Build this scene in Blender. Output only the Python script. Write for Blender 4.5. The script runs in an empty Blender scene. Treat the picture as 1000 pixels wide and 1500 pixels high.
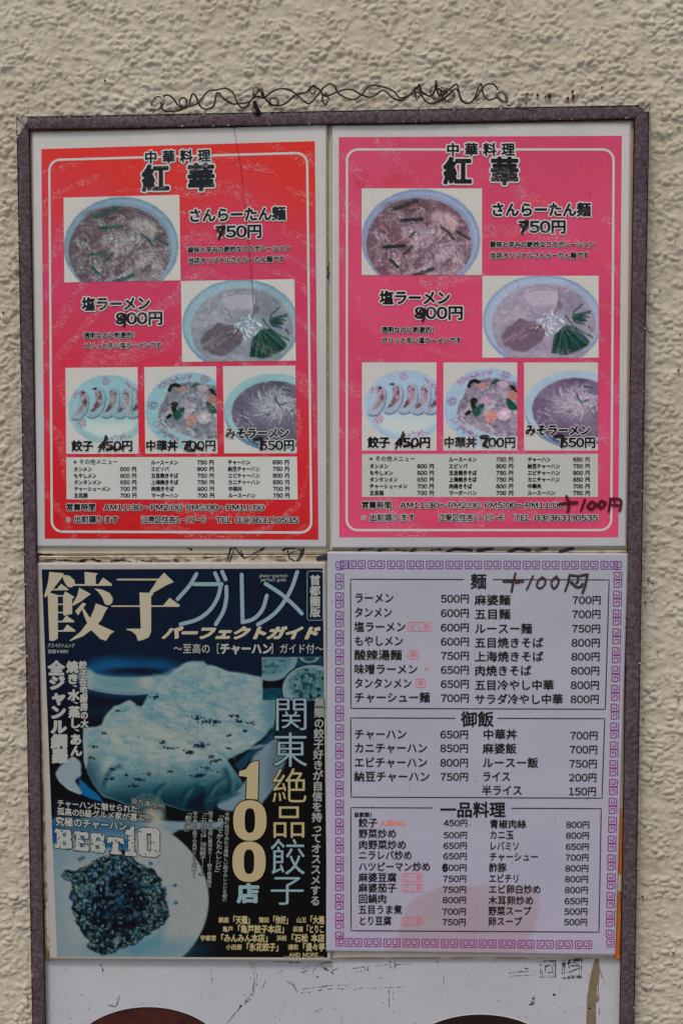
import bpy, math, random
import numpy as np
from mathutils import Vector, Matrix
from mathutils.geometry import tessellate_polygon

random.seed(7); rng = np.random.default_rng(7)
scn = bpy.context.scene
COL = scn.collection

# ------------------------------------------------------------------ camera
FPX = 2083.0                      # focal length in photo pixels (photo 1000 x 1500), 50 mm on 36 mm
PITCH = math.radians(4.37)
D0 = 1.04
Z0 = 1.30
CAM = np.array([0.0, -D0*math.cos(PITCH)-0.025, Z0+D0*math.sin(PITCH)])
cd = bpy.data.cameras.new('camera'); cam = bpy.data.objects.new('camera', cd); COL.objects.link(cam)
cam.location = CAM; cam.rotation_euler = (math.radians(90)-PITCH, 0, 0)
cd.sensor_fit = 'VERTICAL'; cd.sensor_height = 36; cd.lens = 50; cd.clip_start = 0.05; cd.clip_end = 300
scn.camera = cam
RIGHT = np.array([1.0, 0, 0]); FWD = np.array([0, math.cos(PITCH), -math.sin(PITCH)]); UP = np.array([0, math.sin(PITCH), math.cos(PITCH)])

# ------------------------------------------------------------------ light
SUN_EL, SUN_AZ = math.radians(58), math.radians(200)     # azimuth clockwise from +Y
w = bpy.data.worlds.new('World'); scn.world = w; w.use_nodes = True
nt = w.node_tree; bg = nt.nodes['Background']; sky = nt.nodes.new('ShaderNodeTexSky')
sky.sky_type = 'NISHITA'; sky.sun_disc = False; sky.sun_elevation = SUN_EL; sky.sun_rotation = SUN_AZ
sky.air_density = 1.0; sky.dust_density = 4.0; sky.ozone_density = 1.0
nt.links.new(sky.outputs[0], bg.inputs[0]); bg.inputs[1].default_value = 0.10
sl = bpy.data.lights.new('sun', 'SUN'); sl.energy = 1.3; sl.angle = math.radians(12); sl.color = (1, .95, .88)
so = bpy.data.objects.new('sun', sl); COL.objects.link(so)
sd = Vector((math.sin(SUN_AZ)*math.cos(SUN_EL), math.cos(SUN_AZ)*math.cos(SUN_EL), math.sin(SUN_EL)))
so.rotation_euler = sd.to_track_quat('Z', 'Y').to_euler(); so.location = (0, -3, 5)
scn.view_settings.view_transform = 'Standard'; scn.view_settings.look = 'None'
scn.view_settings.gamma = 1; scn.view_settings.use_curve_mapping = False
scn.view_settings.exposure = -0.10
KLUM = 0.62                       # linear picture value of a perfectly white card here

# ------------------------------------------------------------------ helpers
def P(x, y, d):
    """photo pixel on the real plane / surface that stands d metres in front of the wall"""
    x = np.asarray(x, float); y = np.asarray(y, float); d = np.asarray(d, float)
    u = (x-500)/FPX; v = -(y-750)/FPX
    dx = u; dy = FWD[1]+v*UP[1]; dz = FWD[2]+v*UP[2]
    t = (-d-CAM[1])/dy
    return np.stack([CAM[0]+t*dx, CAM[1]+t*dy, CAM[2]+t*dz], -1)

def lin(c):
    c = np.asarray(c, float)/255.0
    return np.where(c <= .04045, c/12.92, ((np.maximum(c, 0)+.055)/1.055)**2.4)
def alb(c, k=None):
    """surface colour of something whose picture value in this light is c"""
    return np.clip((lin(c)-0.006)/(k or KLUM), 0.003, 0.9)

def hsh(ix, iy, s):
    v = np.sin(ix*127.1+iy*311.7+s*74.7)*43758.5453
    return v-np.floor(v)
def vnoise(X, Y, s=0):
    ix = np.floor(X); iy = np.floor(Y); fx = X-ix; fy = Y-iy
    fx = fx*fx*(3-2*fx); fy = fy*fy*(3-2*fy)
    return ((hsh(ix, iy, s)*(1-fx)+hsh(ix+1, iy, s)*fx)*(1-fy)+(hsh(ix, iy+1, s)*(1-fx)+hsh(ix+1, iy+1, s)*fx)*fy)
def fbm(X, Y, sc, s=0, o=4, g=.5):
    a = 1; t = 0; r = 0
    for k in range(o):
        r = r+a*vnoise(X/sc*2**k+k*13.7, Y/sc*2**k-k*7.3, s+k); t += a; a *= g
    return r/t
def cells(px, py, cx, cy, sd):
    gx = px/cx; gy = py/cy; ix = np.floor(gx); iy = np.floor(gy); f1 = np.full(gx.shape, 9.0); f2 = f1.copy(); hv = np.zeros(gx.shape)
    for a in (-1, 0, 1):
        for c in (-1, 0, 1):
            jx = ix+a+hsh(ix+a, iy+c, sd)*.9; jy = iy+c+hsh(ix+a, iy+c, sd+1)*.9
            d = np.hypot(gx-jx, gy-jy); n_ = d < f1
            f2 = np.where(n_, f1, np.minimum(f2, d)); hv = np.where(n_, hsh(ix+a, iy+c, sd+2), hv); f1 = np.where(n_, d, f1)
    return f1, f2, hv
def sstep(a, b, x):
    t = np.clip((x-a)/(b-a), 0, 1); return t*t*(3-2*t)

def catmull(p, n=6, closed=False):
    p = [np.array(q, float) for q in p]
    if closed: q = [p[-1]]+p+[p[0], p[1]]
    else: q = [2*p[0]-p[1]]+p+[2*p[-1]-p[-2]]
    out = []
    for i in range(1, len(q)-2):
        for k in range(n):
            t = k/n
            out.append(.5*((2*q[i])+(-q[i-1]+q[i+1])*t+(2*q[i-1]-5*q[i]+4*q[i+1]-q[i+2])*t*t+(-q[i-1]+3*q[i]-3*q[i+1]+q[i+2])*t**3))
    if not closed: out.append(p[-1])
    return np.array(out)

def segdist(X, Y, S):
    """distance from points to segments S (n,4), chunked"""
    sh = X.shape; x = X.ravel()[:, None]; y = Y.ravel()[:, None]; out = np.empty(x.shape[0])
    ax, ay, bx, by = S.T; dx = bx-ax; dy = by-ay; L = np.maximum(dx*dx+dy*dy, 1e-12)
    ch = max(1, int(3e6//len(S)))
    for i in range(0, len(out), ch):
        px = x[i:i+ch]; py = y[i:i+ch]
        t = np.clip(((px-ax)*dx+(py-ay)*dy)/L, 0, 1)
        out[i:i+ch] = np.sqrt(((px-ax-t*dx)**2+(py-ay-t*dy)**2).min(1))
    return out.reshape(sh)
def inside(X, Y, S):
    sh = X.shape; x = X.ravel()[:, None]; y = Y.ravel()[:, None]; out = np.empty(x.shape[0], bool)
    ax, ay, bx, by = S.T; ch = max(1, int(3e6//len(S)))
    dyy = np.where(by == ay, 1e-12, by-ay)
    for i in range(0, len(out), ch):
        px = x[i:i+ch]; py = y[i:i+ch]
        c = ((ay > py) != (by > py)) & (px < (bx-ax)*(py-ay)/dyy+ax)
        out[i:i+ch] = (c.sum(1) % 2) == 1
    return out.reshape(sh)
def loop_segs(p):
    p = np.asarray(p, float); return np.concatenate([p, np.roll(p, -1, 0)], 1)
def line_segs(p):
    p = np.asarray(p, float); return np.concatenate([p[:-1], p[1:]], 1)
def sdf_poly(X, Y, p):
    S = loop_segs(p); d = segdist(X, Y, S); return np.where(inside(X, Y, S), -d, d)

def contour(F, xs, ys, eps):
    """zero contours of F (ny,nx), simplified closed loops"""
    neg = F < 0
    c = (neg[:-1, :-1]*1+neg[:-1, 1:]*2+neg[1:, 1:]*4+neg[1:, :-1]*8)
    js, is_ = np.nonzero((c > 0) & (c < 15))
    TB = {1: [(3, 0)], 2: [(0, 1)], 3: [(3, 1)], 4: [(1, 2)], 5: [(3, 0), (1, 2)], 6: [(0, 2)], 7: [(3, 2)],
          8: [(2, 3)], 9: [(2, 0)], 10: [(0, 1), (2, 3)], 11: [(2, 1)], 12: [(1, 3)], 13: [(1, 0)], 14: [(0, 3)]}
    adj = {}
    Fl = F.tolist(); cl = c.tolist()
    for j, i in zip(js.tolist(), is_.tolist()):
        ek = ((i, j, 0), (i+1, j, 1), (i, j+1, 0), (i, j, 1))
        for a, b in TB[cl[j][i]]:
            adj.setdefault(ek[a], []).append(ek[b]); adj.setdefault(ek[b], []).append(ek[a])
    def pt(k):
        i, j, h = k; f0 = Fl[j][i]
        if h == 0:
            f1 = Fl[j][i+1]; t = f0/(f0-f1) if f0 != f1 else .5; return (xs[i]+(xs[i+1]-xs[i])*t, ys[j])
        f1 = Fl[j+1][i]; t = f0/(f0-f1) if f0 != f1 else .5; return (xs[i], ys[j]+(ys[j+1]-ys[j])*t)
    seen = set(); loops = []
    for k0 in adj:
        if k0 in seen: continue
        L = [k0]; seen.add(k0); cur = k0
        while True:
            nx = [q for q in adj[cur] if q not in seen]
            if not nx: break
            cur = nx[0]; seen.add(cur); L.append(cur)
        if len(L) < 4: continue
        p = [pt(k) for k in L]; p = simplify(p, eps)
        if len(p) >= 3: loops.append(p)
    return loops
def _rdp(p, eps):
    keep = [False]*len(p); keep[0] = keep[-1] = True; st = [(0, len(p)-1)]
    A = np.array(p)
    while st:
        a, b = st.pop()
        if b-a < 2: continue
        d = A[b]-A[a]; n = math.hypot(*d)
        q = A[a+1:b]-A[a]
        dist = np.abs(q[:, 0]*d[1]-q[:, 1]*d[0])/n if n > 1e-9 else np.hypot(q[:, 0], q[:, 1])
        m = int(dist.argmax())
        if dist[m] > eps:
            m += a+1; keep[m] = True; st += [(a, m), (m, b)]
    return [p[i] for i in range(len(p)) if keep[i]]
def simplify(p, eps):
    n = len(p)//2
    return _rdp(p[:n+1], eps)[:-1]+_rdp(p[n:]+p[:1], eps)[:-1]
def fill(loops):
    """triangulate loops by nesting: each outer outline with its own holes"""
    if not loops: return np.zeros((0, 2)), np.zeros((0, 3), int)
    A = [np.array(l, float) for l in loops]; n = len(A)
    area = [abs(float(np.sum(a[:, 0]*np.roll(a[:, 1], -1)-np.roll(a[:, 0], -1)*a[:, 1])))/2 for a in A]
    segs = [loop_segs(a) for a in A]
    cont = [[j for j in range(n) if j != i and area[j] > area[i] and bool(inside(A[i][:1, 0], A[i][:1, 1], segs[j])[0])] for i in range(n)]
    V = []; T = []; off = 0
    for i in range(n):
        if len(cont[i]) % 2: continue
        holes = [j for j in range(n) if len(cont[j]) == len(cont[i])+1 and i in cont[j]]
        grp = [A[i]]+[A[j] for j in holes]
        t = tessellate_polygon([[Vector((p[0], p[1], 0)) for p in g] for g in grp])
        v = np.concatenate(grp); V.append(v)
        if len(t): T.append(np.array(t, int).reshape(-1, 3)+off)
        off += len(v)
    return np.concatenate(V), (np.concatenate(T) if T else np.zeros((0, 3), int))
def orient(v, t):
    """make triangles face the viewer (x right, y down)"""
    if len(t) == 0: return t
    a, b, c = v[t[:, 0]], v[t[:, 1]], v[t[:, 2]]
    ar = (b[:, 0]-a[:, 0])*(c[:, 1]-a[:, 1])-(b[:, 1]-a[:, 1])*(c[:, 0]-a[:, 0])
    t = t.copy(); f = ar > 0; t[f] = t[f][:, ::-1]
    return t[np.abs(ar) > 1e-9]
def union_shape(polys=(), strokes=(), step=.6, eps=.12, rough=0, seed=0, sub=()):
    """polys: closed outlines; strokes: (points, width[, end width])"""
    allp = [np.asarray(p, float) for p in polys]+[np.asarray(s[0], float) for s in strokes]
    pad = 2+max([0]+[max(s[1:]) for s in strokes])+rough
    A = np.concatenate(allp); x0, y0 = A.min(0)-pad; x1, y1 = A.max(0)+pad
    xs = np.arange(x0, x1+step, step); ys = np.arange(y0, y1+step, step); X, Y = np.meshgrid(xs, ys)
    F = np.full(X.shape, 1e3)
    for p in polys: F = np.minimum(F, sdf_poly(X, Y, p))
    for s in strokes:
        p = np.asarray(s[0], float)
        if len(s) > 2:
            n = len(p); ws = np.linspace(s[1], s[2], n-1)
            for k in range(n-1): F = np.minimum(F, segdist(X, Y, line_segs(p[k:k+2]))-ws[k]/2)
        else: F = np.minimum(F, segdist(X, Y, line_segs(p))-s[1]/2)
    for p in sub: F = np.maximum(F, -sdf_poly(X, Y, p))
    if rough: F = F+(fbm(X, Y, 3.5, seed, 3)-.5)*rough*2
    F[0] = F[-1] = 1; F[:, 0] = F[:, -1] = 1
    F = np.where(F == 0, 1e-6, F)
    return fill(contour(F, xs, ys, eps))

# ------------------------------------------------------------------ mesh objects
def origin_of(p):
    o = np.zeros(3)
    while p is not None: o += np.array(p.location); p = p.parent
    return o
def mk(name, V, faces, mat, parent=None, cols=None, smooth=False, label=None):
    V = np.asarray(V, np.float64)-origin_of(parent)
    me = bpy.data.meshes.new(name); me.vertices.add(len(V)); me.vertices.foreach_set('co', V.astype(np.float32).ravel())
    faces = np.asarray(faces, np.int32); k = faces.shape[1]; n = len(faces)
    me.loops.add(n*k); me.loops.foreach_set('vertex_index', faces.ravel())
    me.polygons.add(n); me.polygons.foreach_set('loop_start', np.arange(0, n*k, k, dtype=np.int32))
    me.polygons.foreach_set('loop_total', np.full(n, k, np.int32))
    if smooth: me.polygons.foreach_set('use_smooth', np.ones(n, bool))
    me.update(calc_edges=True); me.validate()
    if cols is not None:
        at = me.color_attributes.new('Col', 'FLOAT_COLOR', 'POINT')
        c = np.ones((len(V), 4), np.float32); c[:, :3] = cols; at.data.foreach_set('color', c.ravel())
    me.materials.append(mat)
    o = bpy.data.objects.new(name, me); COL.objects.link(o)
    if parent is not None: o.parent = parent
    if label: o['label'] = label
    return o
def thing(name, label, cat, loc, group=None):
    o = bpy.data.objects.new(name, None); COL.objects.link(o); o.location = [float(a) for a in loc]; o.empty_display_size = .02
    o['label'] = label; o['category'] = cat
    if group: o['group'] = group
    return o

class Buf:
    """collects shapes of one part"""
    def __init__(s): s.V = []; s.F = []; s.n = 0
    def add(s, v, f):
        if len(f) == 0: return
        s.V.append(np.asarray(v, float)); s.F.append(np.asarray(f, int)+s.n); s.n += len(v)
    def get(s): return (np.concatenate(s.V), np.concatenate(s.F)) if s.V else (None, None)

class Sheet:
    """a hung sheet: base distance from the wall, gentle bulge, and a mapping of its own layout to where it hangs"""
    def __init__(s, obj, base, bulge=0, seed=0, M=None):
        s.o = obj; s.base = base; s.b = bulge; s.seed = seed; s.M = M or (lambda x, y: (x, y))
    def dep(s, x, y):
        d = s.base
        if s.b: d = d+s.b*(fbm(x, y, 150, s.seed, 2, .35))
        return d
    def W(s, v, layer):
        x, y = s.M(v[:, 0], v[:, 1]); return P(x, y, s.dep(x, y)+layer*5e-5)
    def put(s, name, v, f, mat, layer=2, parent=None, label=None):
        if v is None or len(f) == 0: return None
        return mk(name, s.W(v, layer), orient(v, f), mat, parent or s.o, label=label)
    def grid(s, name, rect, step, mat, layer=0, func=None, parent=None, thick=0, label=None, mask=None, k=None):
        """rect = x0,y0,x1,y1 or 4 corners TL,TR,BR,BL; func(X,Y) -> picture colours"""
        q = rect if len(rect) == 4 and hasattr(rect[0], '__len__') else [(rect[0], rect[1]), (rect[2], rect[1]), (rect[2], rect[3]), (rect[0], rect[3])]
        q = np.array(q, float); wdt = math.hypot(*(q[1]-q[0])); hgt = math.hypot(*(q[3]-q[0]))
        nx = max(2, int(wdt/step)+1); ny = max(2, int(hgt/step)+1)
        U, V = np.meshgrid(np.linspace(0, 1, nx), np.linspace(0, 1, ny))
        B = lambda a: (q[0][a]*(1-U)+q[1][a]*U)*(1-V)+(q[3][a]*(1-U)+q[2][a]*U)*V
        X, Y = B(0), B(1)
        cols = alb(func(X, Y), k).reshape(-1, 3) if func else None
        v = np.stack([X.ravel(), Y.ravel()], 1); w3 = s.W(v, layer)
        I = np.arange(nx*ny).reshape(ny, nx)
        f = np.stack([I[:-1, :-1].ravel(), I[1:, :-1].ravel(), I[1:, 1:].ravel(), I[:-1, 1:].ravel()], 1)
        if thick:                                              # real thickness: side walls going back
            ring = np.concatenate([I[0, :], I[1:, -1], I[-1, -2::-1], I[-2:0:-1, 0]])
            back = w3[ring]+np.array([0, thick, 0]); m = len(ring); n0 = len(w3)
            w3 = np.concatenate([w3, back]); a = np.arange(m); b = (a+1) % m
            f = np.concatenate([f, np.stack([ring[a], ring[b], n0+b, n0+a], 1)])
            if cols is not None: cols = np.concatenate([cols, cols[ring]])
        return mk(name, w3, f, mat, parent or s.o, cols=cols, label=label)

# ------------------------------------------------------------------ materials
def newmat(name):
    m = bpy.data.materials.new(name); m.use_nodes = True
    n = m.node_tree; b = n.nodes['Principled BSDF']; return m, n, b
LAM = {}
def laminate_group(kind):
    """wrinkled clear laminate over the print: a bumped coat"""
    if kind in LAM: return LAM[kind]
    g = bpy.data.node_groups.new('laminate_'+kind, 'ShaderNodeTree')
    g.interface.new_socket('Normal', in_out='OUTPUT', socket_type='NodeSocketVector')
    N = g.nodes; L = g.links; out = N.new('NodeGroupOutput')
    geo = N.new('ShaderNodeNewGeometry')
    if kind == 'flat':
        no = N.new('ShaderNodeTexNoise'); no.inputs['Scale'].default_value = 45; no.inputs['Detail'].default_value = 3
        L.new(geo.outputs['Position'], no.inputs['Vector'])
        b = N.new('ShaderNodeBump'); b.inputs['Strength'].default_value = .5; b.inputs['Distance'].default_value = .0012
        L.new(no.outputs['Fac'], b.inputs['Height']); L.new(b.outputs[0], out.inputs['Normal']); LAM[kind] = g; return g
    cx, cz, fr, thr = {'left': (-.105, 1.355, 108, .575), 'right': (.25, 1.75, 75, .63)}[kind]
    # bands: rings round a point, bent by noise
    sub = N.new('ShaderNodeVectorMath'); sub.operation = 'SUBTRACT'; sub.inputs[1].default_value = (cx, 0, cz); L.new(geo.outputs['Position'], sub.inputs[0])
    n1 = N.new('ShaderNodeTexNoise'); n1.inputs['Scale'].default_value = 9; n1.inputs['Detail'].default_value = 2; L.new(geo.outputs['Position'], n1.inputs['Vector'])
    ln = N.new('ShaderNodeVectorMath'); ln.operation = 'LENGTH'; L.new(sub.outputs[0], ln.inputs[0])
    ad = N.new('ShaderNodeMath'); ad.operation = 'MULTIPLY_ADD'; ad.inputs[1].default_value = .11; L.new(n1.outputs['Fac'], ad.inputs[0]); L.new(ln.outputs['Value'], ad.inputs[2])
    mu = N.new('ShaderNodeMath'); mu.operation = 'MULTIPLY'; mu.inputs[1].default_value = fr*2.6; L.new(ad.outputs[0], mu.inputs[0])
    si = N.new('ShaderNodeMath'); si.operation = 'SINE'; L.new(mu.outputs[0], si.inputs[0])
    n2 = N.new('ShaderNodeTexNoise'); n2.inputs['Scale'].default_value = 26; n2.inputs['Detail'].default_value = 3; L.new(geo.outputs['Position'], n2.inputs['Vector'])
    m2 = N.new('ShaderNodeMath'); m2.operation = 'MULTIPLY_ADD'; m2.inputs[1].default_value = .22; L.new(si.outputs[0], m2.inputs[0]); L.new(n2.outputs['Fac'], m2.inputs[2])
    mr = N.new('ShaderNodeMapRange'); mr.inputs['From Min'].default_value = thr; mr.inputs['From Max'].default_value = thr+.12; L.new(m2.outputs[0], mr.inputs['Value'])
    n3 = N.new('ShaderNodeTexNoise'); n3.inputs['Scale'].default_value = 330; n3.inputs['Detail'].default_value = 4; n3.inputs['Distortion'].default_value = 1.6
    L.new(geo.outputs['Position'], n3.inputs['Vector'])
    hm = N.new('ShaderNodeMath'); hm.operation = 'MULTIPLY'; L.new(mr.outputs[0], hm.inputs[0]); L.new(n3.outputs['Fac'], hm.inputs[1])
    b1 = N.new('ShaderNodeBump'); b1.inputs['Strength'].default_value = 1; b1.inputs['Distance'].default_value = .012; L.new(hm.outputs[0], b1.inputs['Height'])
    b2 = N.new('ShaderNodeBump'); b2.inputs['Strength'].default_value = .6; b2.inputs['Distance'].default_value = .003; L.new(n2.outputs['Fac'], b2.inputs['Height'])
    L.new(b2.outputs[0], b1.inputs['Normal']); L.new(b1.outputs[0], out.inputs['Normal'])
    # wavy glare painted in: base colour goes milky along thin squiggles
    g.interface.new_socket('Film', in_out='OUTPUT', socket_type='NodeSocketFloat')  # amount of painted glare
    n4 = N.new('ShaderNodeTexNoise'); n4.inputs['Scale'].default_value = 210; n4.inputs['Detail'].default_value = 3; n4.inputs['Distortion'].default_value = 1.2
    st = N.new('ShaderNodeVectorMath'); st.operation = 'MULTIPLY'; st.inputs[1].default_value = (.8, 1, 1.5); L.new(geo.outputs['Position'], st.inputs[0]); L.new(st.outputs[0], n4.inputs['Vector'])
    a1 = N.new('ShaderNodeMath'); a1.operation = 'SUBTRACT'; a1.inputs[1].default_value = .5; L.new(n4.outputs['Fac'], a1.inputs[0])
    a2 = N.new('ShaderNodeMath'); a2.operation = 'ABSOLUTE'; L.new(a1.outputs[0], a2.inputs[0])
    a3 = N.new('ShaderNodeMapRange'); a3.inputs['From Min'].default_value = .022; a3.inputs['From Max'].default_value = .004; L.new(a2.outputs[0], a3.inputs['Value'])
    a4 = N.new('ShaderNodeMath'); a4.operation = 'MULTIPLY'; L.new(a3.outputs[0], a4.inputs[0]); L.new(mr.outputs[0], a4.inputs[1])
    # painted glare haze faintly fills the bands
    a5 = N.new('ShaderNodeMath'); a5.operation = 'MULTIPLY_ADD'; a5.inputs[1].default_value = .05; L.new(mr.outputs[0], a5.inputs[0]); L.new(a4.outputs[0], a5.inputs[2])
    a6 = N.new('ShaderNodeMath'); a6.operation = 'MULTIPLY'; a6.inputs[1].default_value = .5; L.new(a5.outputs[0], a6.inputs[0]); L.new(a6.outputs[0], out.inputs['Film'])  # painted glare at half strength
    LAM[kind] = g; return g
def pmat(name, color=None, rough=.55, lam=None, coat=.6, vcol=False, k=None, var=0, alpha=None, spec=.3, fade=None):
    """printed / painted surface; color given as it looks in the picture"""
    m, n, b = newmat(name)
    b.inputs['Roughness'].default_value = rough; b.inputs['Specular IOR Level'].default_value = spec
    src = None
    if vcol:
        a = n.nodes.new('ShaderNodeAttribute'); a.attribute_name = 'Col'; src = a.outputs['Color']
    else:
        c = alb(color, k); r = n.nodes.new('ShaderNodeRGB'); r.outputs[0].default_value = (*c, 1); src = r.outputs[0]
    if var:
        geo = n.nodes.new('ShaderNodeNewGeometry'); no = n.nodes.new('ShaderNodeTexNoise'); no.inputs['Scale'].default_value = 160; no.inputs['Detail'].default_value = 6
        n.links.new(geo.outputs['Position'], no.inputs['Vector'])
        mr = n.nodes.new('ShaderNodeMapRange'); mr.inputs['From Min'].default_value = .3; mr.inputs['From Max'].default_value = .7
        mr.inputs['To Min'].default_value = 1-var; mr.inputs['To Max'].default_value = 1+var; n.links.new(no.outputs['Fac'], mr.inputs['Value'])
        mx = n.nodes.new('ShaderNodeVectorMath'); mx.operation = 'SCALE'; n.links.new(src, mx.inputs[0]); n.links.new(mr.outputs[0], mx.inputs['Scale']); src = mx.outputs[0]
    n.links.new(src, b.inputs['Base Color'])
    if lam:
        g = n.nodes.new('ShaderNodeGroup'); g.node_tree = laminate_group(lam)
        b.inputs['Coat Weight'].default_value = coat; b.inputs['Coat Roughness'].default_value = .08
        n.links.new(g.outputs[0], b.inputs['Coat Normal'])
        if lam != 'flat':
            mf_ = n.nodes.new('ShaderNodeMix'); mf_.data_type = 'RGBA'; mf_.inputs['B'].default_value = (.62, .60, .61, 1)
            n.links.new(g.outputs['Film'], mf_.inputs['Factor']); n.links.new(src, mf_.inputs['A']); n.links.new(mf_.outputs['Result'], b.inputs['Base Color'])  # painted glare whitens the print's base colour
    if alpha is not None:
        if alpha < 1: b.inputs['Alpha'].default_value = alpha
        if fade:
            geo = n.nodes.new('ShaderNodeNewGeometry'); no = n.nodes.new('ShaderNodeTexNoise'); no.inputs['Scale'].default_value = fade[0]; no.inputs['Detail'].default_value = 4
            n.links.new(geo.outputs['Position'], no.inputs['Vector'])
            mr = n.nodes.new('ShaderNodeMapRange'); mr.inputs['From Min'].default_value = fade[1]; mr.inputs['From Max'].default_value = fade[2]
            mr.inputs['To Min'].default_value = fade[3]; mr.inputs['To Max'].default_value = alpha; n.links.new(no.outputs['Fac'], mr.inputs['Value']); n.links.new(mr.outputs[0], b.inputs['Alpha'])
    return m

# wall
m_wall, n, b = newmat('stucco')
b.inputs['Roughness'].default_value = .85; b.inputs['Specular IOR Level'].default_value = .25
geo = n.nodes.new('ShaderNodeNewGeometry')
no = n.nodes.new('ShaderNodeTexNoise'); no.inputs['Scale'].default_value = 7; no.inputs['Detail'].default_value = 8; no.inputs['Roughness'].default_value = .65; n.links.new(geo.outputs['Position'], no.inputs['Vector'])
cr = n.nodes.new('ShaderNodeValToRGB'); e = cr.color_ramp.elements
e[0].position = .3; e[0].color = (*alb((160, 151, 135)), 1); e[1].position = .7; e[1].color = (*alb((173, 166, 151)), 1)
n.links.new(no.outputs['Fac'], cr.inputs[0])
vo = n.nodes.new('ShaderNodeTexVoronoi'); vo.inputs['Scale'].default_value = 60; n.links.new(geo.outputs['Position'], vo.inputs['Vector'])
mr = n.nodes.new('ShaderNodeMapRange'); mr.inputs['From Min'].default_value = .03; mr.inputs['From Max'].default_value = .055; mr.inputs['To Min'].default_value = .65; n.links.new(vo.outputs['Distance'], mr.inputs['Value'])
no2 = n.nodes.new('ShaderNodeTexNoise'); no2.inputs['Scale'].default_value = 900; no2.inputs['Detail'].default_value = 5; n.links.new(geo.outputs['Position'], no2.inputs['Vector'])
sc = n.nodes.new('ShaderNodeVectorMath'); sc.operation = 'SCALE'; n.links.new(cr.outputs[0], sc.inputs[0]); n.links.new(mr.outputs[0], sc.inputs['Scale'])
n.links.new(sc.outputs[0], b.inputs['Base Color'])
bp = n.nodes.new('ShaderNodeBump'); bp.inputs['Strength'].default_value = .5; bp.inputs['Distance'].default_value = .0006; n.links.new(no2.outputs['Fac'], bp.inputs['Height']); n.links.new(bp.outputs[0], b.inputs['Normal'])

# frame paint
m_frame, n, b = newmat('brown_frame_paint')
geo = n.nodes.new('ShaderNodeNewGeometry')
no = n.nodes.new('ShaderNodeTexNoise'); no.inputs['Scale'].default_value = 420; no.inputs['Detail'].default_value = 5; n.links.new(geo.outputs['Position'], no.inputs['Vector'])
no3 = n.nodes.new('ShaderNodeTexNoise'); no3.inputs['Scale'].default_value = 28; no3.inputs['Detail'].default_value = 4; n.links.new(geo.outputs['Position'], no3.inputs['Vector'])
ad = n.nodes.new('ShaderNodeMath'); ad.operation = 'MULTIPLY_ADD'; ad.inputs[1].default_value = .35; n.links.new(no3.outputs['Fac'], ad.inputs[0]); n.links.new(no.outputs['Fac'], ad.inputs[2])
cr = n.nodes.new('ShaderNodeValToRGB'); e = cr.color_ramp.elements
e[0].position = .50; e[0].color = (*alb((58, 42, 47)), 1); e[1].position = .88; e[1].color = (*alb((88, 78, 84)), 1)
x = cr.color_ramp.elements.new(.68); x.color = (*alb((72, 60, 65)), 1)
n.links.new(ad.outputs[0], cr.inputs[0]); n.links.new(cr.outputs[0], b.inputs['Base Color'])
b.inputs['Roughness'].default_value = .5; b.inputs['Specular IOR Level'].default_value = .35
bp = n.nodes.new('ShaderNodeBump'); bp.inputs['Strength'].default_value = .5; bp.inputs['Distance'].default_value = .0003; n.links.new(no.outputs['Fac'], bp.inputs['Height']); n.links.new(bp.outputs[0], b.inputs['Normal'])
m_dark = pmat('dark_gap', (26, 20, 20), .8)
m_bare = pmat('bare_metal', (148, 142, 130), .5, var=.5, spec=.4)
m_wire, n, b = newmat('old_wire'); b.inputs['Base Color'].default_value = (*alb((46, 34, 28)), 1); b.inputs['Metallic'].default_value = .2; b.inputs['Roughness'].default_value = .5
m_ring, n, b = newmat('steel_ring'); b.inputs['Base Color'].default_value = (.30, .27, .22, 1); b.inputs['Metallic'].default_value = .7; b.inputs['Roughness'].default_value = .38
m_white = pmat('white_panel_paint', vcol=True, rough=.4, lam='flat', coat=.35)
m_cream = pmat('cream_acrylic', vcol=True, rough=.45, lam='flat', coat=.4)
m_speck = pmat('dirt', (52, 40, 34), .9)
m_marker_old = pmat('old_marker_ink', (44, 44, 50), .6, alpha=.93, fade=(170, .36, .5, .25))
m_scratch = pmat('scratched_ink', (40, 40, 42), .7, alpha=.95, fade=(420, .40, .55, .0))
m_orange = pmat('orange_strip_print', (168, 92, 24), .5, var=.12)

# ------------------------------------------------------------------ glyphs
TEXTS_CHARS = set()
GL = {}
def load_glyphs(chars):
    chars = sorted(chars); cu = bpy.data.curves.new('glyph_source', 'FONT'); cu.body = '\n'.join(chars)
    cu.space_line = 2.0; cu.size = 1; cu.resolution_u = 4; cu.fill_mode = 'NONE'
    o = bpy.data.objects.new('glyph_source', cu); COL.objects.link(o); bpy.context.view_layer.update()
    dg = bpy.context.evaluated_depsgraph_get(); me = o.evaluated_get(dg).to_mesh()
    v = np.empty(len(me.vertices)*3); me.vertices.foreach_get('co', v); v = v.reshape(-1, 3)[:, :2]
    ed = np.empty(len(me.edges)*2, int); me.edges.foreach_get('vertices', ed); ed = ed.reshape(-1, 2)
    row = np.round((.38-v[ed[:, 0]][:, 1]-0)/2.0).astype(int)
    for i, ch in enumerate(chars):
        e = ed[row == i]
        if len(e) == 0: GL[ch] = None; continue
        a = v[e[:, 0]]+[0, 2.0*i]; b_ = v[e[:, 1]]+[0, 2.0*i]
        GL[ch] = np.concatenate([a, b_], 1)
    o.evaluated_get(dg).to_mesh_clear(); bpy.data.objects.remove(o); bpy.data.curves.remove(cu)
def fw(ch):
    o = ord(ch); return chr(o+0xFEE0) if 33 <= o <= 126 else ch
GC = {}
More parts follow.
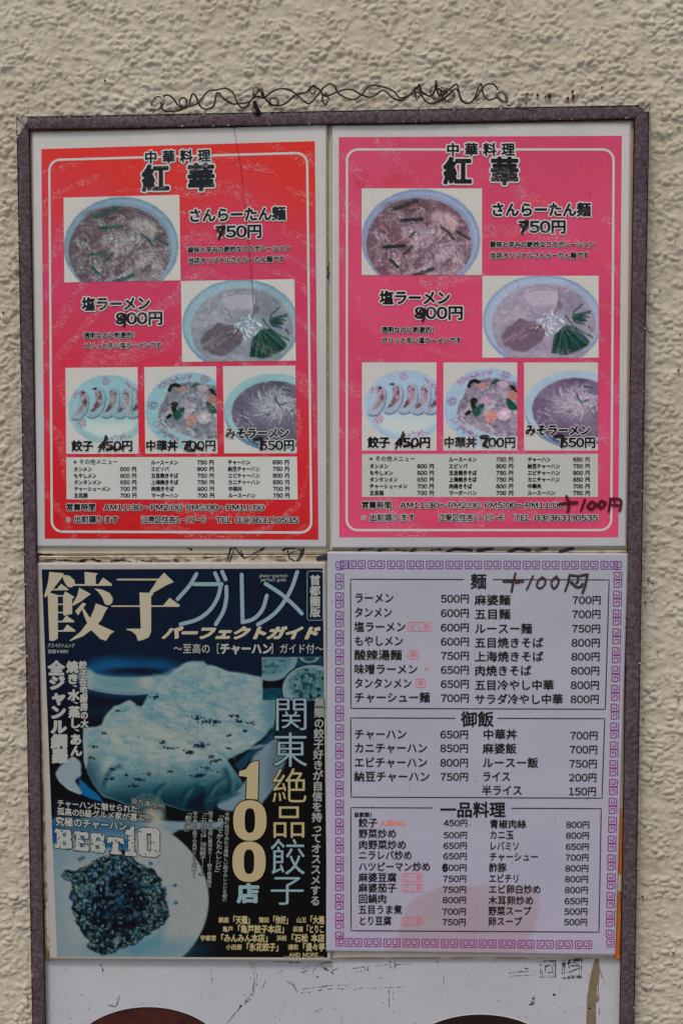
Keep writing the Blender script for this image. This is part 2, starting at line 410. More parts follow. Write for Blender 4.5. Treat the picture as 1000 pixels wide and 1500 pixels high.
def glyph(ch, r, n):
    """outline grown by r (em); returns verts (em units, y up, centred on .38), tris"""
    ch = fw(ch); key = (ch, round(r, 3), n)
    if key in GC: return GC[key]
    S = GL.get(ch)
    if S is None: GC[key] = (np.zeros((0, 2)), np.zeros((0, 3), int)); return GC[key]
    x0, x1 = min(S[:, 0].min(), S[:, 2].min())-r-.05, max(S[:, 0].max(), S[:, 2].max())+r+.05
    y0, y1 = min(S[:, 1].min(), S[:, 3].min())-r-.05, max(S[:, 1].max(), S[:, 3].max())+r+.05
    st = 1/n; xs = np.arange(x0, x1+st, st); ys = np.arange(y0, y1+st, st); X, Y = np.meshgrid(xs, ys)
    d = segdist(X, Y, S); d = np.where(inside(X, Y, S), -d, d)-r; d = np.where(d == 0, 1e-7, d)
    GC[key] = fill(contour(d, xs, ys, .16/n*1.2)); return GC[key]
def gext(ch):
    S = GL.get(fw(ch))
    if S is None: return .0, .3
    return min(S[:, 0].min(), S[:, 2].min()), max(S[:, 0].max(), S[:, 2].max())
def adv(ch):
    if ch == ' ': return .42
    if ch == '\u3000': return 1.0
    if ord(ch) < 127:
        if ch.isdigit(): return .68
        a, b_ = gext(ch); return b_-a+.12
    return 1.0
def text(sh, name, s, x0, x1, yc, h, mat, r=.02, out=None, slope=0, shear=0, layer=3, parent=None, asc=1.0, label=None, q=1.0):
    if x1 is None: x1 = x0+h*sum(adv(c) for c in s)
    A = sum(adv(c) for c in s); sx = (x1-x0)/A
    obs = []
    for pas, rr, mm in ([(0, out[0], out[1])] if out else [])+[(1, r, mat)]:
        B = Buf(); cx = 0
        n = int(min(72, max(26, h*1.7*q))); n = 26 if n < 30 else 34 if n < 40 else 48 if n < 60 else 72
        for c in s:
            a = adv(c)
            if c not in ' \u3000':
                v, f = glyph(c, rr, n)
                if len(f):
                    sc_ = asc if ord(c) < 127 else 1
                    if ord(c) < 127:
                        e0, e1 = gext(c); gx = (v[:, 0]-(e0+e1)/2)*(1.12 if c.isdigit() and c != '1' else 1)+a/2
                    else: gx = v[:, 0]
                    gy = (v[:, 1]-.38)*sc_
                    X = x0+(cx+gx)*sx+shear*gy*h; Y = yc-gy*h+slope*(X-x0)
                    B.add(np.stack([X, Y], 1), f)
            cx += a
        v, f = B.get()
        obs.append(sh.put(name if pas else name+'_outline', v, f, mm, layer-(0 if pas else 1), parent, label if pas else None))
    if out and parent is None:
        obs[0].parent = obs[1]          # the white outline belongs to its lettering
    return obs[-1]
ROT = set('ー〜…「」～')
def vtext(sh, name, s, x, x_end, y0, y1, wd, mat, r=.02, out=None, layer=3, weights=None):
    n_ = len(s); wts = weights or [1]*n_; tot = sum(wts); B = Buf(); Bo = Buf(); acc = 0
    for i, c in enumerate(s):
        cell = (y1-y0)*wts[i]/tot; yc = y0+(y1-y0)*(acc+wts[i]/2)/tot; xc = x+(x_end-x)*(acc+wts[i]/2)/tot; acc += wts[i]
        if c == ' ': continue
        for bb, rr in ([(Bo, out[0])] if out else [])+[(B, r)]:
            v, f = glyph(c, rr, 34 if wd < 20 else 60)
            if not len(f): continue
            e0, e1 = gext(c); gx = v[:, 0]-(.5 if ord(c) > 127 else (e0+e1)/2); gy = v[:, 1]-.38
            if c in ROT: gx, gy = gy, -gx
            if c in '、。': gx, gy = gx+.45, gy+.45
            if c in 'ャっょ': gx = gx+.06
            bb.add(np.stack([xc+gx*wd, yc-gy*cell], 1), f)
    v, f = B.get(); o = sh.put(name, v, f, mat, layer)
    if out: v, f = Bo.get(); oo = sh.put(name+'_outline', v, f, out[1], layer-1); oo.parent = o
    return o
def ribbon(sh, name, pts, wd, mat, layer=1, closed=False, parent=None, maxlen=12):
    p = [np.array(q, float) for q in pts]
    if closed: p = p+[p[0]]
    q = [p[0]]
    for a, b_ in zip(p[:-1], p[1:]):
        n_ = max(1, int(math.hypot(*(b_-a))/maxlen))
        q += [a+(b_-a)*(k+1)/n_ for k in range(n_)]
    q = np.array(q)
    if closed: q = q[:-1]; d = np.roll(q, -1, 0)-np.roll(q, 1, 0)
    else: d = np.gradient(q, axis=0)
    d /= np.maximum(np.hypot(d[:, 0], d[:, 1])[:, None], 1e-9); nn = np.stack([-d[:, 1], d[:, 0]], 1)
    # mitre compensation
    V = np.concatenate([q+nn*wd/2, q-nn*wd/2]); m = len(q); a = np.arange(m if closed else m-1); b_ = (a+1) % m
    T = np.concatenate([np.stack([a, b_, m+b_], 1), np.stack([a, m+b_, m+a], 1)])
    return sh.put(name, V, T, mat, layer, parent)
def rrect(x0, y0, x1, y1, r, n=6, corners=None):
    c = corners or [(x0, y0), (x1, y0), (x1, y1), (x0, y1)]
    out = []
    for k, (sx, sy, a0) in enumerate([(1, 1, 180), (-1, 1, 270), (-1, -1, 0), (1, -1, 90)]):
        cx, cy = c[k][0]+sx*r, c[k][1]+sy*r
        for i in range(n+1):
            a = math.radians(a0+90*i/n); out.append((cx+r*math.cos(a), cy+r*math.sin(a)))
    return out
def tube(pts, r, mat, name, parent, sides=7, n=5, closed=False):
    q = catmull(pts, n, closed); m = len(q)
    d = (np.roll(q, -1, 0)-np.roll(q, 1, 0)) if closed else np.gradient(q, axis=0)
    d /= np.maximum(np.linalg.norm(d, axis=1)[:, None], 1e-9)
    u = np.array([0, 1.0, 0]); V = []
    for i in range(m):
        a = u-d[i]*(u@d[i]); na = np.linalg.norm(a)
        a = a/na if na > 1e-6 else np.array([1.0, 0, 0]); u = a; bb = np.cross(d[i], a)
        for k in range(sides):
            t = 2*math.pi*k/sides; V.append(q[i]+r*(math.cos(t)*a+math.sin(t)*bb))
    F = []
    for i in range(m if closed else m-1):
        for k in range(sides):
            j = (i+1) % m; F.append((i*sides+k, i*sides+(k+1) % sides, j*sides+(k+1) % sides, j*sides+k))
    return mk(name, V, F, mat, parent, smooth=True)

# ------------------------------------------------------------------ raster painting of the printed photographs (flat print)
class Paint:
    def __init__(s, X, Y, c): s.X, s.Y = X, Y; s.c = np.ones(X.shape+(3,))*np.array(c, float)
    def mix(s, m, col): m = np.clip(m, 0, 1)[..., None]; s.c = s.c*(1-m)+np.asarray(col, float)*m
    def box(s, pts, pad):
        p = np.asarray(pts, float); x0, y0 = p.min(0)-pad; x1, y1 = p.max(0)+pad
        return (s.X > x0) & (s.X < x1) & (s.Y > y0) & (s.Y < y1)
    def ell(s, cx, cy, rx, ry, col, soft=1.0, a=1):
        d = (np.hypot((s.X-cx)/rx, (s.Y-cy)/ry)-1)*min(rx, ry); s.mix(a*sstep(soft, -soft, d), col); return d
    def poly(s, pts, col, soft=1.0, a=1, rough=0, rs=6, seed=0, clip=None):
        B = s.box(pts, soft+rough+2)
        if not B.any(): return
        X, Y = s.X[B], s.Y[B]; d = sdf_poly(X, Y, pts)
        if rough: d = d+(fbm(X, Y, rs, seed, 3)-.5)*2*rough
        m = a*sstep(soft, -soft, d)
        if clip is not None: m = m*clip[B]
        cc = s.c[B]; m = m[:, None]; s.c[B] = cc*(1-m)+np.asarray(col, float)*m
    def line(s, pts, w_, col, soft=.6, a=1, clip=None):
        B = s.box(pts, soft+w_+1)
        if not B.any(): return
        d = segdist(s.X[B], s.Y[B], line_segs(pts))-w_/2
        m = a*sstep(soft, -soft, d)
        if clip is not None: m = m*clip[B]
        m = m[:, None]; s.c[B] = s.c[B]*(1-m)+np.asarray(col, float)*m
    def grain(s, amt, sc_=2.0, seed=0, mask=None):
        n_ = (fbm(s.X, s.Y, sc_, seed, 3)-.5)*2*amt
        if mask is not None: n_ = n_*mask
        s.c = s.c+n_[..., None]
def blobs(p, n_, region, size, cols, seed, a=1, clip=None, elong=2.2):
    R = random.Random(seed)
    for _ in range(n_):
        x, y = region(R); L = size*R.uniform(.5, 1.5); t = R.uniform(0, math.pi); c = R.choice(cols)
        p.line([(x, y), (x+L*elong*math.cos(t), y+L*elong*math.sin(t)*.7)], L, c, .8, a, clip)
def in_ell(cx, cy, rx, ry):
    def f(R):
        t = R.uniform(0, 2*math.pi); q = math.sqrt(R.random()); return cx+rx*q*math.cos(t), cy+ry*q*math.sin(t)
    return f
def toneL(c):                       # the left copy has faded towards teal
    c = np.asarray(c, float); g = c.mean(-1, keepdims=True)
    t = np.concatenate([c[..., :1]*.80+g*.06, c[..., 1:2]*1.0+g*.03, c[..., 2:3]*.93+g*.02], -1)
    wgt = sstep(.03, .14, (c.max(-1)-c.min(-1))/255.0+sstep(160, 110, c.mean(-1))*.2)[..., None]
    return (t*.96*wgt+c*(1-wgt))

def photo(fn, X, Y, L):
    wx = (fbm(X, Y, 4.5, 901, 3)-.5)*1.9; wy = (fbm(X, Y, 4.5, 905, 3)-.5)*1.9
    c = fn(X+wx, Y+wy, L)*(toneL(np.ones(3)) if 0 else 1); c = toneL(c) if L else c
    g = c.mean(-1, keepdims=True); sat = sstep(.10, .22, (c.max(-1)-c.min(-1))/255.)[..., None]
    c = g*.26+c*.74
    lum = (fbm(X, Y, 3, 911, 3)-.5)*20+(fbm(X, Y, 22, 913, 3)-.5)*12
    flat_ = sstep(176, 186, g[..., 0])                                   # the plain background stays quiet
    return (c+(lum*(1-.85*flat_))[..., None])*.95
def dish1(X, Y, L):
    p = Paint(X, Y, (190, 189, 180))
    p.ell(616, 351, 87, 74, (118, 138, 180), 1); p.ell(616, 351, 83, 70, (138, 158, 196), 2)
    p.ell(614, 353, 80, 69, (126, 142, 182), 2)
    cl = sstep(1.5, -1.5, (np.hypot((X-613.6)/77, (Y-357)/67)-1)*67)
    n1 = fbm(X+9*fbm(X, Y, 9, 3), Y+14*fbm(X, Y, 8, 4), 15, 5, 5, .62); base = np.array([112, 76, 92]); egg = np.array([186, 160, 178])
    d0 = np.hypot((X-635)/62, (Y-372)/50); t = .85*sstep(.36, .78, n1+.16*(1-d0))
    s_ = base*(1-t[..., None])+egg*t[..., None]; p.c = p.c*(1-cl[..., None])+s_*cl[..., None]
    q1, q2, qh = cells(X+9*fbm(X, Y, 7, 17), Y+9*fbm(X, Y, 7, 19), 8, 6, 23); p.mix(cl*sstep(.22, 0, q2-q1)*.5, (100, 70, 88)); p.mix(cl*sstep(.5, .9, qh)*sstep(.1, .5, q2-q1)*.5*sstep(.3, .6, n1), (206, 188, 200))
    p.ell(600, 302, 35, 8, (92, 60, 62), 4, .7); p.ell(646, 318, 17, 9, (196, 160, 172), 5, .6); p.ell(661, 330, 9, 12, (205, 165, 165), 4, .6)
    p.c = p.c+((fbm(X, Y, 3, 11, 3)-.5)*46*cl)[..., None]
    R = random.Random(3)
    for k in range(170):                                   # threads of beaten egg
        x, y = in_ell(614, 360, 70, 58)(R); a = R.uniform(-.9, 1.3); l = R.uniform(4, 13)
        q = catmull([(x, y), (x+l*math.cos(a), y+l*math.sin(a)), (x+l*1.6*math.cos(a+.8), y+l*1.6*math.sin(a+.8))], 3)
        p.line(q, R.uniform(.6, 1.8), R.choice([(205, 182, 200), (196, 170, 190), (150, 118, 138), (120, 84, 100)]), .8, .55, cl)
    g = (30, 42, 44) if not L else (22, 82, 78)
    for q in ([(587, 323), (618, 321)], [(563, 362), (592, 360)]): p.line(q, 5, g, .7)
    for q, w_ in (([(592, 372), (603, 362)], 3), ([(600, 347), (607, 340)], 4), ([(646, 333), (656, 340), (664, 350)], 3.4), ([(668, 339), (687, 350)], 3.2), ([(613, 402), (634, 394)], 6), ([(603, 404), (612, 400)], 4), ([(575, 307), (596, 300), (610, 294)], 5), ([(572, 381), (582, 391)], 5)):
        p.line(q, w_, g if w_ < 5.5 or q[0][0] > 600 else (90, 66, 74), 1.2, .85)
    p.line([(577, 357), (600, 344)], 1.6, (206, 96, 104), .7)
    for x, y in ((615, 356), (637, 367), (560, 330), (625, 350)): p.ell(x, y, 1.6, 1.6, (205, 70, 96), 1)
    return p.c
def dish2(X, Y, L):
    p = Paint(X, Y, (190, 189, 182))
    p.ell(794, 471, 87, 68, (104, 132, 182), 1.2); p.ell(794, 470, 85, 65, (142, 168, 200), 2); p.ell(794, 468, 79, 60, (150, 172, 204), 3)
    p.ell(796, 477, 76, 61, (160, 130, 150), 1.2); p.ell(796, 477.5, 74.5, 59.5, (142, 132, 160), 2)
    cl = sstep(1.5, -1.5, (np.hypot((X-796)/75, (Y-477)/60)-1)*60)
    t = sstep(.35, .7, fbm(X+8*fbm(X, Y, 8, 1), Y, 12, 8, 4)); p.mix(cl*t*.45, (176, 166, 184))
    R = random.Random(5)
    for k in range(90):
        x, y = in_ell(760, 462, 34, 26)(R); a = R.uniform(0, 6.3); l = R.uniform(4, 9)
        p.line(catmull([(x, y), (x+l*math.cos(a), y+l*math.sin(a)*.7), (x+l*1.5*math.cos(a+1), y+l*1.3*math.sin(a+1))], 3), .9, R.choice([(186, 176, 190), (120, 108, 138)]), .8, .5, cl)
    p.ell(818, 440, 38, 20, (128, 118, 148), 8, .5)
    q = catmull([(768, 426), (775, 423.5), (790, 423), (814, 424), (817, 438), (815, 448), (811, 457), (800, 462), (786, 461), (778, 450), (769, 439)], 4, True)
    p.poly(q+np.array([1.5, 2]), (92, 72, 96), 1.5, .8); p.poly(q, (168, 152, 178), 1.2); p.poly(q*.92+np.array([63, 35]), (176, 162, 186), 4, .8)
    m = q*1.0; p.poly([(778, 448), (812, 447), (806, 462), (786, 462)], (138, 118, 154), 4, .7)
    p.line([(770, 428), (790, 424), (812, 425)], 1, (110, 88, 116), .8, .8); p.ell(819, 447, 4, 6, (118, 96, 112), 1.5)
    menma = [(737, 486), (747, 476), (761, 466), (773, 470), (792, 472), (794, 480), (800, 488), (792, 500), (770, 516), (752, 513), (738, 506), (733, 494)]
    p.poly(menma, (112, 84, 108), 1.4, 1, 1.5)
    for k in range(13):
        x = 738+k*4.6; y = 500-k*1.2; c = R.choice([(146, 116, 136), (84, 58, 80), (132, 102, 124), (96, 70, 96)])
        p.line([(x, y+R.uniform(-4, 6)), (x+18+R.uniform(-5, 6), y-16+R.uniform(-3, 6))], R.uniform(1.2, 3.8), c, .9, .75, sstep(1, -1, sdf_poly(X, Y, menma)))
    for k in range(46):
        x, y = in_ell(806, 473, 20, 17)(R); a = R.uniform(0, 3.14)
        p.line([(x, y), (x+5*math.cos(a), y+5*math.sin(a))], R.uniform(1.6, 3), R.choice([(196, 208, 222), (160, 184, 210), (214, 220, 228), (136, 158, 188)]), .8, .8)
    gp = [(812, 490), (829, 476), (842, 478), (863, 500), (862, 505), (852, 511), (836, 518), (826, 520), (806, 517)]
    p.poly(gp, (18, 66, 62), 1.4, 1, 1.5, seed=4); cg = sstep(1.5, -1.5, sdf_poly(X, Y, gp))
    for k in range(34):
        t = k/33; ex, ey = 806+t*60, 521-max(0, t-.35)*28; c = R.choice([(34, 88, 78), (8, 34, 34), (52, 104, 94), (18, 60, 54), (8, 38, 38)])
        p.line([(820+t*12+R.uniform(-2, 3), 482-R.uniform(0, 6)), (ex+R.uniform(-3, 3), ey)], R.uniform(.8, 2), c, .6, .85, cg)
    for q in ([(828, 463), (840, 478), (858, 497)], [(845, 482), (866, 494)], [(838, 465), (841, 455), (852, 446)], [(840, 470), (850, 462), (863, 458)], [(839, 466), (858, 470)], [(842, 472), (856, 476)], [(842, 462), (864, 455)], [(846, 460), (862, 465)], [(862, 478), (866, 484)]):
        p.line(q, 2.4, (26, 84, 72), .8, .9)
    p.ell(848, 467, 9, 6, (16, 56, 52), 3, .8)
    p.c = p.c+((fbm(X, Y, 3, 11, 3)-.5)*14)[..., None]
    return p.c
def emblem(p, x, y, r, c=(170, 84, 140), sq=1.0):
    for k in range(5):
        a = k*1.257; p.line([(x+r*.45*math.cos(a), y+r*.45*sq*math.sin(a)), (x+r*.45*math.cos(a+1.257), y+r*.45*sq*math.sin(a+1.257))], 1, c, .5, .8)
        p.ell(x+r*.62*math.cos(a+.6), y+r*.62*sq*math.sin(a+.6), r*.22, r*.2, c, .6, .7)
    th = np.linspace(0, 6.283, 14); p.line(np.stack([x+r*np.cos(th), y+r*sq*np.sin(th)], 1), 1.1, c, .5, .8)
def rimscrib(p, x, y, dx, dy, seed, c=(176, 92, 142), n_=12):
    R = random.Random(seed)
    for k in range(n_):
        t = k/n_; a, b_ = x+dx*t+R.uniform(-2, 2), y+dy*t+R.uniform(-2, 2)
        p.line([(a, b_), (a+R.uniform(-4, 4), b_+R.uniform(-4, 4)), (a+R.uniform(-4, 4), b_+R.uniform(-3, 3))], 1, c, .6, .8)
def dish3(X, Y, L):
    p = Paint(X, Y, (188, 187, 182))
    d = p.ell(594.4, 594, 60.5, 51.5, (146, 182, 210), 1); t = sstep(585, 625, Y)*sstep(0, -14, d); p.mix(t*.85, (190, 202, 192)); p.mix(sstep(-12, -3, d)*sstep(1, -1, d)*.6, (146, 180, 206))
    for k, x in enumerate((553, 575, 597, 616, 636)):
        dy = (3, 0, 0, 1, 1)[k]
        o = [(x+0, 566+dy), (x+8, 562+dy), (x+14, 570+dy), (x+14, 584+dy), (x+8, 598+dy), (x-4, 606+dy), (x-14, 604+dy), (x-13, 598+dy), (x-5, 592+dy), (x-2, 580+dy)]
        if k == 0: o = [(a-2 if a < x else a-3, b_) for a, b_ in o]
        q = catmull(o, 4, True); p.poly(q+np.array([1.5, 1.5]), (56, 92, 132), 1.3, .75); p.poly(q, (148, 166, 192), .9)
        i = catmull([(x+0, 567+dy), (x+7, 566+dy), (x+10, 574+dy), (x+8, 586+dy), (x, 594+dy), (x-8, 598+dy), (x-4, 590+dy), (x+1, 580+dy)], 4, True)
        p.poly(i, (166, 128, 152), 1.6, .95)
        B = sstep(1, -1, sdf_poly(X, Y, i)); n_ = sstep(.44, .66, fbm(X, Y, 6, 20+k, 4)); p.mix(B*n_*.85, (92, 48, 64)); p.mix(B*sstep(.6, .7, fbm(X, Y, 4, 40+k, 3))*.7, (180, 168, 184))
        p.line(catmull([(x-13, 604+dy), (x-4, 606.5+dy), (x+3, 605+dy)], 3), 1, (48, 82, 124), .7, .8)
    p.ell(556, 568, 3, 2, (40, 30, 36), 1); p.ell(574, 563, 3, 1.6, (50, 30, 36), 1)
    emblem(p, 591, 551.5, 5.5); emblem(p, 554, 614, 7, sq=.85); rimscrib(p, 543, 575, 14, -11, 1); rimscrib(p, 622, 556, 14, 10, 2); rimscrib(p, 592, 638, 34, -5, 3, n_=18)
    return p.c
def dish4(X, Y, L):
    p = Paint(X, Y, (188, 187, 182))
    d = p.ell(716, 597, 66, 57, (142, 178, 208), 1); p.mix(sstep(-8, -25, d)*.5, (168, 192, 208))
    fm = catmull([(668, 610), (672, 592), (682, 572), (690, 560), (706, 556), (724, 553), (742, 558), (768, 566), (776, 600), (768, 632), (744, 640), (716, 634), (692, 626), (676, 618)], 4, True)
    p.poly(fm, (134, 124, 148), 2, 1, 2); cl = sstep(2, -2, sdf_poly(X, Y, fm))
    t = sstep(.36, .66, fbm(X+6*fbm(X, Y, 9, 2), Y, 13, 31, 4)); p.mix(cl*t*.75, (174, 164, 182)); p.mix(cl*sstep(.55, .7, fbm(X, Y, 17, 36, 3))*.6, (104, 92, 120))
    q1, q2, qh = cells(X+5*fbm(X, Y, 8, 7), Y+5*fbm(X, Y, 8, 9), 9, 7, 13); p.mix(cl*sstep(.3, 0, q2-q1)*.6, (84, 70, 96)); p.mix(cl*sstep(.55, .9, qh)*sstep(.1, .5, q2-q1)*.7, (186, 176, 192))
    blobs(p, 40, in_ell(722, 602, 42, 34), 6, [(178, 166, 184), (150, 140, 164), (126, 112, 140), (160, 140, 160), (120, 124, 156)], 6, .6, cl)
    def gr(pts, c, so=1): p.poly(catmull(pts, 3, True), c, so)
    p.line(catmull([(686, 566), (690, 559), (697, 558), (703, 562)], 4), 5, (24, 22, 26), .8); gr([(684, 572), (694, 564), (701, 569), (694, 578), (686, 582)], (128, 118, 142))
    gr([(688, 588), (693, 582), (699, 586), (696, 592), (698, 598), (692, 600)], (26, 24, 28)); p.line([(683, 606), (687, 603)], 5, (26, 22, 26), 1)
    gr([(691, 600), (708, 590), (706, 602), (698, 611), (693, 608)], (20, 78, 66)); gr([(741, 583), (748, 586), (758, 596), (756, 601), (746, 599), (742, 592)], (18, 80, 64))
    gr([(719, 562), (726, 555), (733, 558), (728, 563)], (36, 82, 62)); gr([(746, 564), (753, 566), (758, 574), (750, 572)], (34, 24, 30))
    gr([(699, 563), (711, 560), (711, 568), (702, 570)], (186, 112, 118)); gr([(743, 578), (750, 572), (757, 577), (754, 586), (746, 585)], (200, 110, 98)); gr([(710, 608), (720, 601), (727, 606), (724, 617), (712, 618)], (206, 118, 110))
    gr([(727, 561), (735, 558), (744, 561), (742, 568), (732, 568)], (190, 150, 180)); gr([(728, 606), (737, 598), (747, 601), (747, 611), (738, 616), (729, 612)], (200, 160, 186)); p.ell(738, 606, 4, 4, (222, 190, 206), 2)
    gr([(702, 589), (710, 581), (718, 584), (714, 592)], (186, 140, 170)); p.line([(675, 612), (684, 622), (694, 626)], 1, (206, 216, 226), .7)
    p.c = p.c+((fbm(X, Y, 4, 51, 3)-.5)*26*cl)[..., None]
    emblem(p, 661.5, 588, 7, (112, 74, 134), .85); emblem(p, 740, 549.5, 6.5, (140, 80, 140), .8); rimscrib(p, 670, 561, 30, -14, 5, n_=24); rimscrib(p, 706, 548, 16, -5, 8, n_=10); rimscrib(p, 664, 616, 34, 24, 7, n_=26); rimscrib(p, 672, 628, 26, 14, 9, (70, 90, 130), 12)
    for k in range(10): p.ell(704+k*4.7, 600+(k*7 % 15), .8, .8, (225, 225, 230), .6)
    return p.c
def dish5(X, Y, L):
    p = Paint(X, Y, (188, 187, 180))
    p.ell(842, 600, 74, 56, (96, 124, 172), 1.2); p.ell(842, 596, 74, 53, (150, 180, 204), 1.4)
    p.ell(843, 600, 64, 46.5, (104, 84, 118), 1.2); cl = sstep(1.2, -1.2, (np.hypot((X-843)/64, (Y-600)/46.5)-1)*46)
    p.c = p.c+((fbm(X, Y, 14, 61, 4)-.5)*40*cl)[..., None]
    R = random.Random(9)
    p.ell(842, 590, 34, 24, (150, 136, 164), 14, .6)
    for k in range(190):
        a = R.uniform(0, 6.283); r0 = R.uniform(0, 17); x, y = 843+r0*1.5*math.cos(a), 588+r0*math.sin(a); b_ = a+R.uniform(-1, 1); l = R.uniform(8, 24)
        p.line(catmull([(x, y), (x+l*.5*math.cos(b_), y+l*.4*math.sin(b_)), (x+l*math.cos(b_+.4), y+l*.8*math.sin(b_+.4))], 3), R.uniform(.7, 1.7), R.choice([(190, 178, 200), (170, 158, 184), (206, 198, 212), (128, 110, 142), (148, 134, 164)]), .7, .6, cl)
    for q in ([(844, 578), (851, 592)], [(850, 558), (849, 566)], [(855, 565), (867, 569)]): p.line(q, 2.2, (34, 84, 76), .7)
    for x, y in ((831, 603), (852, 588), (866, 598), (862, 576), (857, 587)): p.line([(x, y), (x+4, y-1)], 2.6, (44, 96, 96), 1, .8)
    p.ell(851, 599, 2.4, 3, (176, 124, 150), 1.4, .7)
    for k in range(26):
        x, y = in_ell(796, 610, 13, 16)(R); p.line([(x, y), (x+R.uniform(-4, 4), y+R.uniform(-3, 3))], .9, (188, 192, 204), .6, .8, cl)
    p.line(catmull([(798, 634), (815, 646), (845, 652), (880, 648)], 4), 2.2, (46, 44, 84), 1.2, .85)
    return p.c

# =================================================================== SETTING
def build_wall():
    st = .00102
    xs = np.arange(-.40, .4001, st); zs = np.arange(.86, 1.7401, st)
    def grow(a, end, sgn):
        o = []; s_ = st; x = a
        while (x < end if sgn > 0 else x > end): s_ *= 1.16; x += sgn*s_; o.append(x)
        o[-1] = end; return o
    xs = np.concatenate([grow(xs[0], -3, -1)[::-1], xs, grow(xs[-1], 3, 1)]); zs = np.concatenate([grow(zs[0], 0, -1)[::-1], zs, grow(zs[-1], 3.2, 1)])
    X, Z = np.meshgrid(xs, zs); Y = -Z
    wx = X+.0022*(fbm(X, Y, .006, 70, 2)-.5)*2; wy = Y+.0022*(fbm(X, Y, .006, 75, 2)-.5)*2
    big = fbm(X, Y, .05, 90, 2)
    f1, f2, hv = cells(wx, wy, .0072, .0047, 5); e1 = sstep(0, .5, f2-f1)
    g1, g2, gv = cells(wx+.003, wy-.002, .0040, .0030, 9); e2 = sstep(0, .45, g2-g1)
    m1 = sstep(.34, .56, fbm(X, Y, .011, 95, 2)); m2 = sstep(.36, .6, fbm(X, Y, .008, 99, 2))
    h = e1*m1*(.0006+.0013*hv)+e2*m2*(.0003+.0008*gv)+.0022*fbm(wx, wy*1.4, .0056, 84, 3, .5)+.0012*big
    fade = sstep(.55, .42, np.abs(X))*sstep(.62, .46, np.abs(Z-1.30)); h = h*fade+.002*(1-fade)
    V = np.stack([X, -h+.0005, Z], -1).reshape(-1, 3); ny, nx = X.shape; I = np.arange(nx*ny).reshape(ny, nx)
    f = np.stack([I[:-1, :-1].ravel(), I[:-1, 1:].ravel(), I[1:, 1:].ravel(), I[1:, :-1].ravel()], 1)
    o = mk('wall', V, f, m_wall, smooth=True)
    o['label'] = 'cream stucco wall with a rough sprayed finish behind the menu board'; o['category'] = 'wall'
build_wall()
_r = random.Random(77); V = []; F = []
for k in range(260):
    if k < 9: x, y, r = [(770, 150, 1.5), (772, 137, 1.6), (787, 139, 2.3), (804, 140, 3), (799, 141, 1.6), (831, 144, 2.4), (838, 134, 2), (839, 142, 2.6), (760, 148, 1)][k]
    else:
        x, y = _r.uniform(-30, 1030), _r.uniform(-20, 1520); r = .3+1.3*_r.random()**4
        if 20 < x < 955 and y > 150: x = _r.choice([_r.uniform(-30, 44), _r.uniform(935, 1030)])
    c_ = P(x, y, .0040); n0 = len(V); e_ = _r.uniform(.6, 1.6)
    for i in range(6): a = i*1.047; V.append((c_[0]+r*5e-4*math.cos(a), -.0052 if 0 else c_[1], c_[2]+r*5e-4*e_*math.sin(a)))
    V.append((c_[0], c_[1]-.0006, c_[2])); V.append((c_[0], .002, c_[2]))
    F += [(n0+i, n0+(i+1) % 6, n0+6) for i in range(6)]+[(n0+(i+1) % 6, n0+i, n0+7) for i in range(6)]
o = mk('dirt_flecks', V, F, pmat('rust_fleck', (70, 44, 32), .9)); o['kind'] = 'stuff'; o['label'] = 'small rusty brown flecks of dirt stuck on the stucco wall'
m_pave = pmat('pavement_concrete', (120, 117, 112), .9, var=.2)
o = mk('pavement', [(-40, -60, 0), (40, -60, 0), (40, .02, 0), (-40, .02, 0)], [(0, 1, 2, 3)], m_pave); o['kind'] = 'structure'

# =================================================================== BOARD
FR = .0207                          # how far the frame front stands off the wall
base = P(500, 1950, FR); board = thing('menu_board', 'tall white menu board in a purple brown metal frame hung flat against the stucco wall', 'board', (base[0], -.006, base[2]))
BOT = 1925
def lerp(a, b, t): return a+(b-a)*t
def xedge(x0, y0, x1, y1, y): return lerp(x0, x1, (y-y0)/(y1-y0))
oL = lambda y: xedge(24.5, 171, 47.5, 1500, y); oR = lambda y: xedge(950.5, 153, 928.5, 1500, y)
iL = lambda y: xedge(43, 190, 66.5, 1500, y); iR = lambda y: xedge(929, 174, 907.5, 1500, y)
OC = [(oL(171), 171), (950.5, 153.5), (oR(BOT), BOT), (oL(BOT), BOT)]
IC = [(43, 190), (929, 174), (iR(BOT-20), BOT-20), (iL(BOT-20), BOT-20)]
for k in range(4):
    a, b_ = k, (k+1) % 4
    # cross-section from the back outside over the front to the back inside
    prof = [(0, .005), (0, FR-.0012), (.05, FR-.0003), (.13, FR), (.87, FR), (.95, FR-.0003), (1, FR-.0012), (1, .006)]
    V = []; nseg = 40
    for i in range(nseg+1):
        t = i/nseg
        for s_, d in prof:
            pa = np.array(OC[a])*(1-s_)+np.array(IC[a])*s_; pb = np.array(OC[b_])*(1-s_)+np.array(IC[b_])*s_
            g = .25/max(1, math.hypot(*(pb-pa))); t2 = g+(1-2*g)*t                   # hair gap at the mitre
            q = pa*(1-t2)+pb*t2; V.append(P(q[0], q[1], d))
    m = len(prof); F = [(i*m+j, (i+1)*m+j, (i+1)*m+j+1, i*m+j+1) for i in range(nseg) for j in range(m-1)]
    F += [(i*m+m-1, (i+1)*m+m-1, (i+1)*m, i*m) for i in range(nseg)]
    mk('frame_rail', V, [f[::-1] for f in F], m_frame, board)
sB = Sheet(board, .0135)
fr = Sheet(board, FR)
def spl(pts, n=4): return catmull(pts, n, True)
